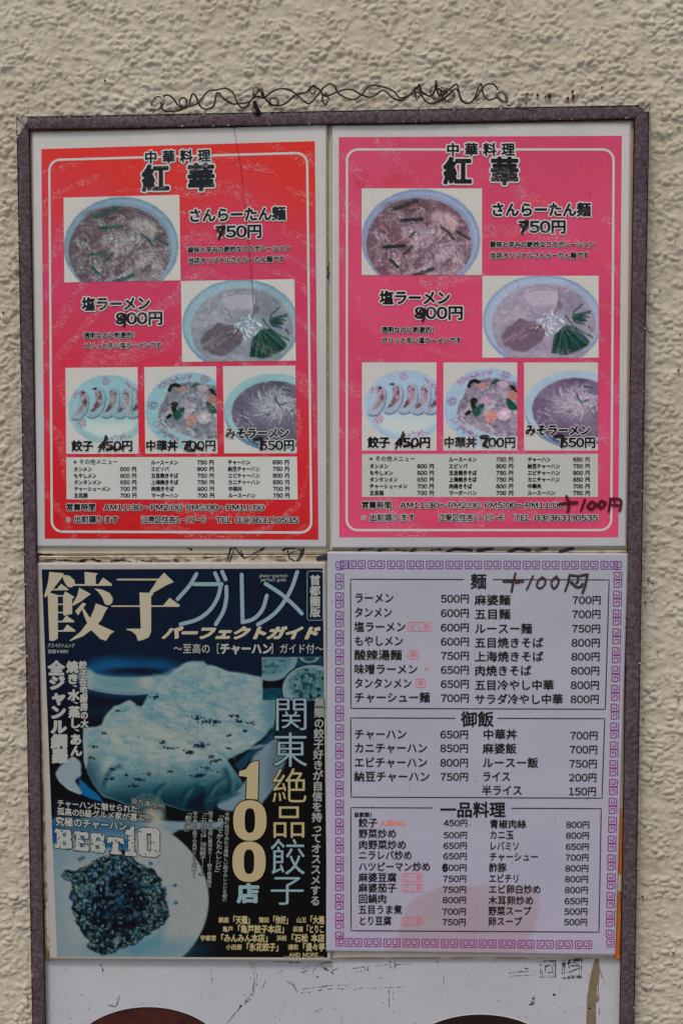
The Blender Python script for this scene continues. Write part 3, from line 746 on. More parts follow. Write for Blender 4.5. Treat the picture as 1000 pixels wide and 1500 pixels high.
def scatter(sh, name, n_, inside_f, smin, smax, mat, layer, seed, parent=None, kind=True):
    R = random.Random(seed); V = []; T = []
    for _ in range(n_):
        x, y = inside_f(R); r = smin+(smax-smin)*R.random()**3; k = 6; n0 = len(V); a0 = R.uniform(0, 6.28); e = R.uniform(.5, 1)
        for i in range(k):
            t = a0+2*math.pi*i/k; V.append((x+r*math.cos(t)*R.uniform(.7, 1.1), y+r*e*math.sin(t)*R.uniform(.7, 1.1)))
        T += [(n0, n0+i, n0+i+1) for i in range(1, k-1)]
    o = sh.put(name, np.array(V), np.array(T), mat, layer, parent)
    if kind: o['kind'] = 'stuff'
    return o
# bare metal where the paint has gone from the mitred corners, and chips along the edges
v, f = union_shape([[(25.5, 172), (42, 170.5), (40, 176), (37.5, 184), (33, 189), (29, 196), (26, 197)]], step=.35, rough=1.8, seed=3, eps=.08); fr.put('bare_corner', v, f, m_bare, 4)
v, f = union_shape([[(934, 153.5), (949, 154), (950, 165), (944, 163), (938, 157)]], step=.35, rough=1.8, seed=5, eps=.08); fr.put('bare_corner', v, f, m_bare, 4)
v, f = union_shape(strokes=[([(26, 173), (43, 190)], 1.3), ([(31, 173.5), (45, 188)], .7)], step=.3, rough=.3); fr.put('corner_joint', v, f, m_dark, 6)
v, f = union_shape(strokes=[([(949, 154), (930, 173)], 1.2)], step=.3, rough=.3); fr.put('corner_joint', v, f, m_dark, 6)
v, f = union_shape(strokes=[([(947, 157.5), (932, 172.5)], .7)], step=.3, rough=.3); fr.put('corner_joint', v, f, m_bare, 7)
ln = lambda x: 171-(x-24.5)*17.5/926
def edge_f(R):
    s_ = R.random()
    if s_ < .38: x = R.uniform(40, 940); return x, ln(x)+1.2+R.random()*.8
    if s_ < .6: y = R.uniform(180, 1490); return oL(y)+1.0+R.random()*.6, y
    if s_ < .8: y = R.uniform(165, 1490); return oR(y)-1.0-R.random()*.6, y
    x = R.uniform(46, 925); return x, 189.2-(x-43)*16/886-R.random()*1.2
scatter(fr, 'paint_chips', 210, edge_f, .5, 2.0, m_bare, 4, 11)
scatter(fr, 'edge_grime', 900, edge_f, .5, 1.9, m_dark, 5, 12)
def rail_f(R):
    s_ = R.random()
    if s_ < .35: x = R.uniform(40, 930); return x, ln(x)+R.uniform(3, 15)
    y = R.uniform(190, 1490); return (oL(y)+R.uniform(3, 15), y) if s_ < .65 else (oR(y)-R.uniform(3, 17), y)
scatter(fr, 'rust_specks', 600, rail_f, .3, 1.3, m_speck, 4, 13)
v, f = union_shape(strokes=[([(755, 157), (768, 160.5), (785, 163)], .7), ([(840, 156), (842, 162)], .6), ([(600, 160), (612, 166)], .5), ([(922, 470), (930, 471)], .6), ([(915, 905), (921, 907)], 1)], step=.3, eps=.08); fr.put('scratches', v, f, m_dark, 5)['kind'] = 'stuff'

ribbon(fr, 'edge_line_outer', [(oL(172)+.5, 172), (949.8, 154.4), (oR(BOT)-.6, BOT-.5), (oL(BOT)+.6, BOT-.5)], 1.1, m_dark, 1, True)  # dark line painted round the frame's edge in place of gap shade
# white back panel with dirt painted on it
def white_panel(X, Y):
    base_ = np.array([158, 160, 166.0]); c = np.ones(X.shape+(3,))*base_
    c += ((fbm(X, Y, 160, 100, 3)-.5)*14)[..., None]
    c += np.stack([sstep(700, 500, Y)*10, sstep(700, 500, Y)*6, -sstep(700, 500, Y)*8], -1)
    t = sstep(.68, .8, fbm(X, Y, 26, 103, 5))*.10; c = c*(1-t[..., None])+np.array([140, 132, 122])*t[..., None]
    # rub marks, dust
    t = sstep(.76, .84, fbm(X, Y, 4, 107, 3))*.25; c = c*(1-t[..., None])+np.array([120, 115, 112])*t[..., None]
    return c
sB.grid('back_panel', [(43, 188), (930, 172), (907, 1906), (66, 1906)], 2.2, m_white, 0, white_panel, thick=.008)
# printed bowls low on the panel, cut by the photo's lower edge
m_bowl = pmat('printed_bowl_brown', vcol=True, rough=.4, lam='flat', coat=.4)
m_bowl2 = pmat('printed_bowl_maroon', (30, 14, 20), .45, lam='flat', coat=.2)
m_printw = pmat('print_white_rim', (172, 172, 176), .5)
th = np.linspace(0, 2*math.pi, 72, endpoint=False)
def disc(sh, name, cx, cy, rx, ry, mat, layer, func=None, pw=1.0):
    V = [(cx, cy)]; F = []; nr = 14
    for r in range(1, nr+1):
        for t in th: V.append((cx+rx*r/nr*math.copysign(abs(math.cos(t))**pw, math.cos(t)), cy+ry*r/nr*math.copysign(abs(math.sin(t))**pw, math.sin(t))))
    m = len(th)
    for i in range(m): F.append((0, 1+i, 1+(i+1) % m))
    for r in range(nr-1):
        for i in range(m):
            a, b_, c, d = 1+r*m+i, 1+r*m+(i+1) % m, 1+(r+1)*m+(i+1) % m, 1+(r+1)*m+i; F += [(a, b_, c), (a, c, d)]
    V = np.array(V); F = np.array(F); cols = alb(func(V[:, 0], V[:, 1])) if func else None
    return mk(name, sh.W(V, layer), orient(V, F), mat, sh.o, cols=cols)
def bowl_col(X, Y):
    n_ = fbm(X, Y, 14, 120, 4); c = np.array([40, 18, 14.])*(1-n_[..., None])+np.array([76, 36, 22.])*n_[..., None]
    r = np.hypot((X-217)/121, (Y-1561)/86); k = sstep(.93, .97, r); return c*(1-k[..., None])+np.array([38, 22, 22.])*k[..., None]
disc(sB, 'printed_bowl_rim', 217, 1561, 122, 87.5, m_printw, 2); disc(sB, 'printed_bowl', 217, 1561, 121, 86, m_bowl, 4, bowl_col)
disc(sB, 'printed_bowl_rim', 703, 1560, 121, 76, m_printw, 2); disc(sB, 'printed_bowl', 703, 1561, 119.5, 75, m_bowl2, 4)
# brown run of old glue, half scraped lettering, specks
m_run = pmat('brown_run', (112, 98, 78), .6, var=.15, alpha=.93)
v, f = union_shape([[(871, 1404), (876.5, 1404), (878, 1424), (876, 1440), (877, 1466), (872, 1470), (872.5, 1500), (870, 1640), (860, 1640), (858, 1500), (859, 1460), (864, 1430), (868, 1412)]], strokes=[([(877, 1418), (882, 1432), (885, 1443)], 1.6, .8), ([(877.5, 1477), (877, 1486)], 1.3)], sub=[[(873.6, 1443), (874.8, 1443), (875, 1460), (873.6, 1460)]], step=.5, rough=.4, seed=2)
sB.put('brown_run', v, f, m_run, 2)
def sq(x0, y0, x1, y1, w_=1.3): return [([(x0, y0), (x1, y0-1), (x1, y1), (x0, y1+1), (x0, y0)], w_)]
st_ = sq(791, 1408, 813, 1431)+sq(793.5, 1410, 810, 1429, .7)+sq(798, 1415, 808, 1424)+[([(802, 1412), (799, 1418), (803, 1420)], 2)]
st_ += sq(823, 1408, 851, 1432)+sq(826, 1411, 848, 1429, 1)+[([(828, 1408), (852, 1405)], 4), ([(830, 1425), (838, 1422), (847, 1418)], 1.6), ([(832, 1412), (834, 1425)], 1.6), ([(826, 1432), (850, 1429)], 2.6), ([(824, 1408), (826, 1416)], 4), ([(836, 1415), (848, 1414)], 2)]
st_ += [([(744, 1425), (760, 1423.5), (782, 1422)], .9), ([(746, 1430), (782, 1428), (784, 1423)], .9), ([(768, 1418), (773, 1419)], 1.6)]
v, f = union_shape(strokes=st_, step=.4, rough=.55, seed=9, eps=.1); sB.put('worn_lettering', v, f, m_scratch, 3, label='worn black outlined characters low on the white panel')['kind'] = 'stuff'
sc_ = [([(366, 1408), (371, 1420), (373, 1437), (369, 1455), (357, 1470), (343, 1486), (334, 1497)], 1.0), ([(371, 1410), (376, 1424), (376, 1442), (368, 1462), (357, 1472)], .8), ([(352, 1474), (358, 1470)], 3),
       ([(440, 1421), (455, 1414), (457, 1418), (442, 1425), (440, 1421)], .9), ([(466, 1411), (476, 1420), (488, 1426)], 1.6), ([(468, 1412), (480, 1409), (490, 1411)], 1.4), ([(465, 1412), (458, 1425)], .7), ([(470, 1412), (484, 1424), (494, 1418)], .9), ([(421, 1437), (430, 1443), (435, 1453)], 1), ([(420, 1441), (427, 1446)], .8), ([(441, 1449), (460, 1447)], .9), ([(441, 1454), (457, 1453)], 1.3), ([(465, 1446), (487, 1443)], .8), ([(466, 1451), (487, 1448)], .7), ([(494, 1443), (505, 1443), (514, 1446)], .8), ([(494, 1448), (503, 1449)], .7), ([(515, 1419), (533, 1416), (535, 1421), (539, 1421), (539, 1416), (571, 1412)], .9), ([(517, 1425), (530, 1422)], .6), ([(571, 1408), (572, 1418)], 1.6), ([(578, 1410), (578, 1418)], 1.6), ([(578, 1413), (600, 1412)], .7), ([(519, 1450), (531, 1447)], .8), ([(536, 1448), (600, 1445)], .6), ([(569, 1447), (570, 1475)], .7), ([(575, 1452), (576, 1468)], .6), ([(548, 1431), (562, 1433)], .7), ([(390, 1435), (383, 1450)], .6), ([(405, 1426), (413, 1422)], .8), ([(400, 1408), (440, 1410)], 1.6), ([(650, 1431), (649, 1443)], .8), ([(309, 1420), (311, 1442)], .8), ([(148, 1413), (152, 1423)], 1.6), ([(172, 1462), (176, 1459), (170, 1475), (160, 1472)], 1.4), ([(115, 1455), (122, 1458)], 1.6), ([(460, 1483), (472, 1477)], .7), ([(417, 1470), (417, 1474)], 1)]
sc_ += [([(777, 1467), (781, 1462), (780, 1470), (775, 1472)], 3)]
v, f = union_shape(strokes=sc_, step=.45, rough=.5, seed=21, eps=.1); sB.put('scraped_marks', v, f, m_scratch, 3)['kind'] = 'stuff'
scatter(sB, 'dirt_specks', 300, lambda R: (R.uniform(70, 900), R.uniform(1408, 1500)), .3, 1.1, m_speck, 3, 15)
for x, y, r in ((811, 1457, 2.2), (863, 1477, 2), (640, 1409, 1.1), (465, 1431, 1.4)): disc(sB, 'dark_spot', x, y, r, r*.8, m_speck, 4)

# cream acrylic holders behind the sheets
def cream(X, Y, seed):
    c = np.ones(X.shape+(3,))*np.array([176, 168, 148.]); c += ((fbm(X, Y, 40, seed, 4)-.5)*18)[..., None]
    t = sstep(700, 1350, Y); c = c*(1-t[..., None]*.35)+np.array([160, 160, 158.])*t[..., None]*.35
    def st(m, col): nonlocal c; m = np.clip(m, 0, 1)[..., None]; c = c*(1-m)+np.array(col, float)*m
    g = fbm(X, Y, 9, seed+3, 5); g2 = fbm(X*.35, Y, 6, seed+7, 4)
    yj = 813+(X-45)*-.008
    st(sstep(9, 0, np.abs(Y-yj-5))*sstep(.40, .62, g)*.6, (104, 84, 62))
    st(sstep(5, 0, np.abs(Y-821))*sstep(.42, .6, g2)*sstep(60, 70, X)*sstep(300, 170, X)*1.0, (52, 42, 34))
    st(sstep(5, 0, np.abs(Y-821))*sstep(.5, .64, g2)*.8, (80, 64, 48))
    st(sstep(1.6, .4, np.abs(Y-812.5))*sstep(82, 74, X)*.95, (26, 20, 16))
    st(sstep(12, 2, np.hypot(X-50, Y-818))*sstep(.3, .6, g)*.9, (96, 60, 36))
    st(sstep(10, 0, X-(48+(Y-830)*.04))*sstep(820, 835, Y)*sstep(.32, .6, g)*.75, (112, 78, 52))
    st(sstep(4, 0, np.abs(X-481))*sstep(.3, .6, g2)*.55, (120, 98, 62))
    st(sstep(6, 0, Y-(191-(X-43)*.018))*sstep(.25, .7, g)*.55, (150, 106, 78))
    st(sstep(5, 0, np.abs(X-(927-(Y-170)*.0135)))*.55, (150, 104, 68))
    st(sstep(7, 1, np.hypot((X-68)*1.2, (Y-1333)*.45))*sstep(.35, .5, g)*.95, (44, 40, 30))
    st(sstep(5, 0, np.abs(X-(66+(Y-1100)*.02)))*sstep(.52, .7, g)*sstep(900, 1000, Y)*.7, (70, 60, 48))
    st(sstep(3, 0, np.abs(Y-1404))*sstep(.35, .6, g2)*.8, (96, 66, 56))
    return c
HOLD = [('left', [(44.5, 190), (480, 182.5), (481, 811.5), (50, 813)]), ('right', [(483.5, 182), (927.5, 174.5), (918.5, 805), (483.5, 806)]),
        ('left', [(50, 814.5), (481, 813), (485.5, 1408), (67.5, 1407)]), ('right', [(483.5, 807.5), (918, 806.5), (908.5, 1404), (487.5, 1404)])]
sH = Sheet(board, .0160)
for i, (k, q) in enumerate(HOLD):
    sH.grid('acrylic_holder', q, 1.6, m_cream, 0, lambda X, Y, i=i: cream(X, Y, 200+i*0), thick=.0023)
    ribbon(sH, 'holder_edge', rrect(0, 0, 0, 0, 5, 4, [(q[0][0]+2, q[0][1]+2), (q[1][0]-2, q[1][1]+2), (q[2][0]-2, q[2][1]-2), (q[3][0]+2, q[3][1]-2)]), .8, pmat('edge_line', (120, 96, 74), .6), 2, True)
ribbon(sH, 'black_gasket', [(43.6, 190.8), (928.3, 174.8), (iR(BOT-20)-.6, BOT-20), (iL(BOT-20)+.6, BOT-20)], 1.5, m_dark, 6, True)  # black line painted just inside the frame, standing in for the gap's shadow
ribbon(sH, 'brown_sealant', [(45.2, 192.4), (927, 176.4)], 2.2, pmat('brown_sealant', (118, 88, 72), .7, var=.3), 4)  # brown line along the top of the holders
# orange strip of an older print showing beside the menu sheet
for (a, b_, x0, x1) in ((830, 916, 915.5, 918.4), (942, 1043, 911.5, 916.5), (1184, 1281, 905, 911), (1305, 1404, 899, 908)):
    sH.grid('orange_strip', [(x0, a), (x1, a), (x1-(b_-a)*.012, b_), (x0-(b_-a)*.012, b_)], 6, m_orange, 3)
ribbon(sH, 'rust_stain', [(908.5, 1306), (909.5, 1340), (907.5, 1400)], 2.6, pmat('rust_stain', (84, 48, 30), .8, alpha=.8, fade=(200, .3, .6, .2)), 5)
# black marker strokes of an older notice between the sheets
sk = [([(332, 825), (338, 803), (346, 802)], 3.4), ([(344, 802), (352, 812), (358, 818), (370, 812), (387, 803)], 2.6), ([(342, 806), (336, 824)], 2), ([(415, 806), (420, 802), (438, 804)], 4), ([(419, 813), (430, 808), (441, 806)], 2), ([(444, 805), (441, 814), (436, 822)], 5), ([(420, 802), (424, 818), (432, 822)], 2.2), ([(467, 818), (480, 816)], 8), ([(256, 820), (262, 826)], 4), ([(276, 803), (281, 805)], 3), ([(352, 806), (357, 815)], 1.4), ([(369, 820), (385, 806)], 1.2)]
gk_ = [([(76, 820), (95, 821.5), (113, 821.5)], 2.6), ([(118, 822), (133, 819), (147, 822)], 3.6), ([(163, 822), (180, 820.5), (192, 822.5)], 2.4), ([(46, 812.5), (60, 812), (78, 813)], 1.8), ([(50, 816), (54, 814)], 2), ([(205, 821), (222, 822)], 1.4), ([(300, 817), (318, 816)], 1.2), ([(396, 817), (412, 815)], 1.2)]
v, f = union_shape(strokes=gk_, step=.5, rough=1.5, seed=37, eps=.1); sH.put('black_grime', v, f, pmat('black_grime', (34, 26, 20), .9, alpha=.9, fade=(260, .34, .52, .3)), 4)['kind'] = 'stuff'
sk += [([(523, 808), (530, 803), (545, 803)], 4), ([(555, 806), (566, 803)], 5), ([(602, 808), (610, 803)], 5), ([(580, 805), (595, 807)], 2), ([(655, 808), (668, 804), (690, 806)], 4), ([(700, 807), (720, 803)], 5), ([(745, 808), (760, 803), (775, 806)], 5), ([(785, 806), (800, 803)], 5), ([(820, 808), (838, 803)], 5), ([(632, 806), (645, 804)], 3)]
v, f = union_shape(strokes=sk, step=.5, rough=.7, seed=31); sH.put('old_marker_strokes', v, f, m_marker_old, 5)['kind'] = 'stuff'
v, f = union_shape(strokes=[([(480, 392), (481, 400), (479.5, 408)], 2.5), ([(482, 384), (480, 396)], 1.2)], step=.4, rough=.6, seed=33); sH.put('old_marker_strokes', v, f, m_marker_old, 5)['kind'] = 'stuff'
v, f = union_shape(strokes=[([(343.5, 183.5), (345, 186), (342, 187)], 2.5), ([(375, 160), (378, 156)], 6, 9)], step=.4, rough=1, seed=35)

# =================================================================== HANGING WIRE
dW = .0185
wb = P(480, 155, dW); wire = thing('hanging_wire', 'thin rusty twisted wire looped between two rings along the top of the frame', 'wire', wb)
def wpts(pts, ox, oy, k, seed=0, amp=.002):
    R = random.Random(seed); out = []
    for x, y in pts: out.append(P(ox+x*k, oy+y*k, dW+R.uniform(-1, 1)*amp))
    return out
Lq = lambda p: [(210+x*.27, 110+y*.27) for x, y in p]; Rq = lambda p: [(480+x*.28, 110+y*.28) for x, y in p]
s1 = Lq([(100, 120), (130, 108), (160, 125), (190, 165), (215, 180), (245, 165), (265, 105), (285, 115), (310, 170), (350, 185), (385, 160), (400, 95), (440, 130), (480, 155), (520, 155), (570, 148), (590, 130), (630, 85), (650, 110), (680, 150), (720, 165), (770, 155), (830, 105), (880, 95), (915, 62), (950, 75), (985, 115)])+Rq([(40, 92), (90, 76), (130, 78), (180, 105), (230, 115), (290, 80), (340, 120), (390, 130), (440, 90), (470, 60), (478, 50), (490, 85), (530, 110), (558, 85), (565, 30), (572, 80), (590, 110), (640, 70), (675, 50), (690, 110), (720, 148), (760, 130), (790, 60), (803, 50), (812, 100), (840, 130), (880, 118)])
s2 = Lq([(98, 150), (100, 178), (120, 196), (160, 196), (212, 186), (235, 155), (230, 128), (208, 125), (195, 148), (220, 172), (290, 155), (350, 90), (400, 80), (450, 72), (485, 95), (505, 140), (530, 175), (560, 170), (590, 130), (620, 115), (655, 125), (690, 95), (740, 75), (790, 80), (830, 105), (870, 140), (900, 155), (940, 115), (975, 70)])+Rq([(10, 46), (35, 58), (60, 100), (130, 128), (180, 100), (220, 55), (300, 65), (350, 90), (380, 120), (450, 96), (480, 92), (510, 135), (545, 150), (600, 130), (660, 75), (680, 85), (700, 135), (740, 145), (780, 110), (820, 55), (860, 47), (885, 70), (885, 95)])
tube(wpts(s1, 0, 0, 1, 1), .00068, m_wire, 'wire_strand', wire); tube(wpts(s2, 0, 0, 1, 2), .00064, m_wire, 'wire_strand', wire)
ra = Lq([(36, 192), (48, 182), (75, 186), (100, 168), (110, 138), (95, 115), (65, 118), (46, 140), (48, 168)])
rb_ = Rq([(882, 100), (905, 82), (930, 105), (935, 130), (915, 138), (893, 122), (882, 100), (898, 84), (925, 98), (938, 140), (950, 160)])
tube(wpts(ra, 0, 0, 1, 3, .001), .0010, m_ring, 'end_ring', wire, sides=8); tube(wpts(rb_, 0, 0, 1, 4, .002), .0011, m_ring, 'end_ring', wire, sides=8)
R = random.Random(5)
for cx, cy, rx, ry, n_ in ((620, 100, 38, 36, 7), (705, 145, 36, 30, 6), (920, 78, 26, 36, 4), (985, 130, 26, 40, 5)):
    for j in range(n_):
        a = R.uniform(0, 6.28); pts = []
        for i in range(R.randint(5, 9)): a += R.uniform(.6, 1.6); q = R.uniform(.4, 1); pts.append((cx+rx*q*math.cos(a), cy+ry*q*math.sin(a)))
        tube(wpts(Lq(pts), 0, 0, 1, j, .003), .00020, m_wire, 'loose_thread', wire, sides=4, n=4)
for cx, cy, rx, ry, n_ in ((470, 95, 28, 45, 6), (575, 95, 50, 50, 8), (620, 110, 55, 45, 7)):
    for j in range(n_):
        a = R.uniform(0, 6.28); pts = []
        for i in range(R.randint(5, 9)): a += R.uniform(.6, 1.6); q = R.uniform(.3, 1); pts.append((cx+rx*q*math.cos(a), cy+ry*q*math.sin(a)))
        tube(wpts(Rq(pts), 0, 0, 1, j, .003), .00020, m_wire, 'loose_thread', wire, sides=4, n=4)
tube([P(373, 150, dW), P(374, 155, .021), P(377, 161, .0217), P(379, 166, .0214)], .0016, m_dark, 'tie_knot', wire, sides=7)
v, f = union_shape(strokes=[([(374, 160), (377, 165)], 11, 7)], step=.4, rough=2, seed=35); fr.put('knot_smear', v, f, pmat('smear', (36, 32, 34), .8, alpha=.8, fade=(500, .35, .5, .3)), 5)

# =================================================================== LETTERING MATERIALS
CH = """中華料理紅さんらーたん麺塩ラーメン円酸味と辛みの絶妙なコラボレーション当店オリジナルですに刺激的！ピリっい透明餃子丼そメンみ※その他メニュータもやしチャシュ五目ルスエビソパ焼きば上海肉マボーハ納豆カニ営業時間〜出前賜ります江東区住吉麻婆飯辣湯麵噌ダ冷や御ライス半一品自家製人気野菜炒めレプツ腐茄回鍋うま煮り青椒絲玉ミソ酢豚卵白木耳全ジャンル網羅水蒸あ、誰在宅厨房大関絶品無類好自信を持ってオススする手軽分作れ美味しレシピ紹介「」かん勢力地図異常超戦区これは…浜松旬材具として実験創道銀座天龍蒲田你山王連亀戸荻窪りこ宇都宮んみ石小原氷花浦和漫々亭魅せられ孤高級グメ家が選ぶ究極迫満点首圏版パーフェクトガイド至高付アスペムッ定価￥［］味わ専門。ょサバ本食～"""
load_glyphs(set(fw(c) for c in CH+''.join(chr(i) for i in range(33, 127))) | {'～'})

def poster(nm, label, quad, field, M, L, kind, seed, th_):
    t0 = P(*np.array(quad).mean(0), .0172); root = thing(nm, label, 'poster', t0, 'laminated ramen posters')
    sh = Sheet(root, .0170+th_, .0014, seed)
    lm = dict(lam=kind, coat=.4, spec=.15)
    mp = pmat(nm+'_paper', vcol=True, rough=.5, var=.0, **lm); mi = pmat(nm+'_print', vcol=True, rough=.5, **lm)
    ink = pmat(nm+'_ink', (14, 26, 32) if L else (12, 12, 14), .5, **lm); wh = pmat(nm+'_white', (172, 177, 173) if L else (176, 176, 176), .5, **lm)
    def paper(X, Y):
        t = sstep(200, 800, Y)[..., None]; c = np.array([172, 172, 169.])*(1-t)+np.array([162, 163, 166.])*t
        return c+((fbm(X, Y, 60, seed, 3)-.5)*10)[..., None]
    sh.grid('laminated_sheet', quad, 3.0, mp, 0, paper, thick=.0006)
    q = np.array(field, float)
    def red(X, Y):
        if L:
            v = (Y-210)/580; u = (X-61)/405
            n_ = fbm(X, Y, 120, 5, 3)-.5; h = v+n_*.18-u*.06
            ys = [-.1, .03, .11, .19, .36, .56, .71, .86, 1.1]
            C = np.array([(190, 42, 36), (188, 44, 40), (184, 50, 58), (180, 56, 80), (178, 56, 90), (180, 50, 74), (182, 40, 52), (176, 32, 38), (168, 28, 30)], float)
            c = np.stack([np.interp(h, ys, C[:, k]) for k in range(3)], -1)
            e = np.minimum(np.minimum(X-61-(Y-218)*.009, 463-X), 9); edge = sstep(8, 1, e)*sstep(.05, .5, v)*sstep(1, .85, v)
            c = c*(1-edge[..., None]*.4)+np.array([172, 58, 88])*edge[..., None]*.4
        else:
            n_ = (fbm(X, Y, 90, 6, 3)-.5); c = np.ones(X.shape+(3,))*np.array([186, 64, 97.])+n_[..., None]*np.array([16, 14, 20])
            t = sstep(.5, .8, fbm(X*.6, Y*1.6, 40, 16, 4))[..., None]*.5; c = c*(1-t)+np.array([190, 62, 82.])*t
            b_ = sstep(350, 200, Y)[..., None]*.35; c = c*(1-b_)+np.array([176, 66, 94.])*b_
            t = sstep(18, 2, np.abs(Y-262+np.sin(X/23)*4))*sstep(.35, .6, fbm(X, Y, 22, 17, 3))*sstep(515, 525, X)*sstep(610, 590, X); c = c*(1-t[..., None]*.6)+np.array([176, 46, 66])*t[..., None]*.6
        return c+((fbm(X, Y, 2.5, 9, 2)-.5)*6)[..., None]
    sh.grid('coloured_field', field, 2.5, mi, 2, red)
    sh.M = M
    ribbon(sh, 'rounded_border', rrect(507, 214, 900, 780, 16, 7, [(508, 219), (898, 219), (894.5, 776.5), (507.5, 776.5)]), 3.4, wh, 4, True)
    T = lambda name, s, x0, x1, y, h, **k: text(sh, name, s, x0, x1, y, h, ink, layer=k.pop('layer', 12), **k)
    O = lambda r: (r, wh)
    for rect, fn, nme in (((529.5, 276, 705.5, 403), dish1, 'dish_photo'), ((706, 404, 876, 524), dish2, 'dish_photo'), ((530, 531, 639, 660), dish3, 'dish_photo'), ((649, 531, 757, 660), dish4, 'dish_photo'), ((767, 531, 875, 660), dish5, 'dish_photo')):
        sh.grid(nme, rect, 1.0, mi, 6, (lambda X, Y, fn=fn: photo(fn, X, Y, L)))
    sh.grid('price_table', (530, 665, 875, 728), 4, wh if L else pmat(nm+'_table', (166, 169, 165), .5, **lm), 5)
    for i, c in enumerate('中華料理'): T('title_lettering', c, 653+i*26.9, 673+i*26.9, 219, 20, r=.035, out=O(.125))
    for i, c in enumerate('紅華'): T('title_lettering', c, 648.5+i*69, 690.5+i*69, 250.5, 42, r=.042, out=O(.095))
    T('dish_name', 'さんらーたん麺', 718, 865, 307, 21.5, r=.040, out=O(.115)); T('price', '750円', 758.5, 829, 332, 22, r=.036, out=O(.11))
    T('description', '酸味と辛みの絶妙なコラボレーション', 717, 870.5, 358, 9.8, r=.042, out=O(.10)); T('description', '当店オリジナルさんらーたん麺です', 717, 862, 374, 9.8, r=.042, out=O(.10))
    T('dish_name', '塩ラーメン', 555.5, 659.5, 436, 21.5, r=.040, out=O(.115)); T('price', '900円', 607, 678.5, 458, 22, r=.036, out=O(.11))
    T('description', '透明なのに刺激的！', 558, 641, 483, 9.8, r=.042, out=O(.10)); T('description', 'ピリっと辛い塩ラーメンです', 558, 675.5, 498.5, 9.8, r=.042, out=O(.10))
    T('dish_name', '餃子', 538, 571, 648, 16.8, r=.046, out=O(.11)); T('price', '450円', 578, 630.5, 648, 17.5, r=.042, out=O(.11))
    T('dish_name', '中華丼', 649.5, 698, 648, 16.8, r=.046, out=O(.11)); T('price', '700円', 703, 755, 648, 17.5, r=.042, out=O(.11))
    T('dish_name', 'みそラーメン', 768.5, 864.5, 630, 16.8, r=.046, out=O(.11)); T('price', '650円', 820, 872, 648, 17.5, r=.042, out=O(.11))
    ys1 = [682.8, 692.6, 702.4, 712.2, 722]; ys2 = [673, 682.8, 692.6, 702.4, 712.2, 722]
    T('table_heading', '※その他メニュー', 540.5, 608, 671.8, 8.6, r=.008, layer=9)
    for y, a, b_ in zip(ys1, ['タンメン', 'もやしメン', 'タンタンメン', 'チャーシューメン', '五目麺'], [600, 600, 650, 700, 700]):
        T('menu_item', a, 541, 541+len(a)*6.9, y, 7.6, r=.04, layer=9); T('menu_price', str(b_)+' 円', 610.5, 635.5, y, 7.6, r=.04, layer=9)
    for y, a, b_ in zip(ys2, ['ルースーメン', 'エビソバ', '五目焼きそば', '上海焼きそば', '肉焼きそば', 'マーボーハン'], [750, 800, 750, 750, 800, 700]):
        T('menu_item', a, 657, 657+len(a)*6.8, y, 7.6, r=.04, layer=9); T('menu_price', str(b_)+' 円', 726, 751.5, y, 7.6, r=.04, layer=9)
    for y, a, b_ in zip(ys2, ['チャーハン', '納豆チャーハン', 'エビチャーハン', 'カニチャーハン', '中華丼', 'ルースーハン'], [650, 750, 800, 850, 700, 750]):
        T('menu_item', a, 772, 772+len(a)*6.8, y, 7.6, r=.04, layer=9); T('menu_price', str(b_)+' 円', 838.5, 863.5, y, 7.6, r=.04, layer=9)
    kk = dict(r=.036, out=O(.10))
    T('opening_hours', '営業時間', 529, 573.5, 739.6, 11.6, **kk); T('opening_hours', 'AM11:30〜PM2:00 PM5:00〜PM11:00', 585, 825.5, 739.8, 11.2, **kk)
    T('delivery_notice', '※', 529, 540.3, 758, 12.5, r=-.004, out=O(.06)); T('delivery_notice', '出前賜ります', 540.5, 608, 758, 11.8, r=.03, out=O(.09)); T('address', '江東区住吉1-17-6', 641.5, 738, 758, 11.4, **kk); T('phone_number', 'TEL 03(3631)0535', 752.5, 875.5, 758.3, 11.2, **kk)
    # felt pen corrections
    mk_ = pmat(nm+'_felt_pen', (36, 26, 28), .45, alpha=.93, fade=(520, .3, .55, .55))
    H = [([(765, 326), (772, 324), (771, 331), (764, 341)], 4.5), ([(762, 329), (766, 334)], 4), ([(622, 452), (615, 455), (613, 461), (619, 462), (623, 455), (619, 470)], 3.6), ([(612, 458), (608, 464)], 3),
         ([(590, 633), (586, 645), (579, 657)], 3), ([(592, 636), (588, 648)], 3), ([(592, 654), (600, 650), (604, 655)], 4.5), ([(610, 652), (616, 650)], 4.5), ([(812, 640), (822, 638), (826, 646)], 5), ([(823, 640), (822, 654)], 5)]
    if not L: H += [([(704, 640), (714, 640), (708, 652)], 5.2), ([(709, 652), (714, 655)], 4)]
    else: H += [([(716, 642), (711, 654), (722, 655)], 5), ([(724, 650), (734, 654)], 5)]
    for k in (H[0:2], H[2:4], H[4:8], H[8:10], H[10:]):
        if k: v, f = union_shape(strokes=[(catmull(p_, 3), w_) for p_, w_ in k], step=.45, rough=.45, seed=41+seed); sh.put('felt_pen_correction', v, f, mk_, 16)
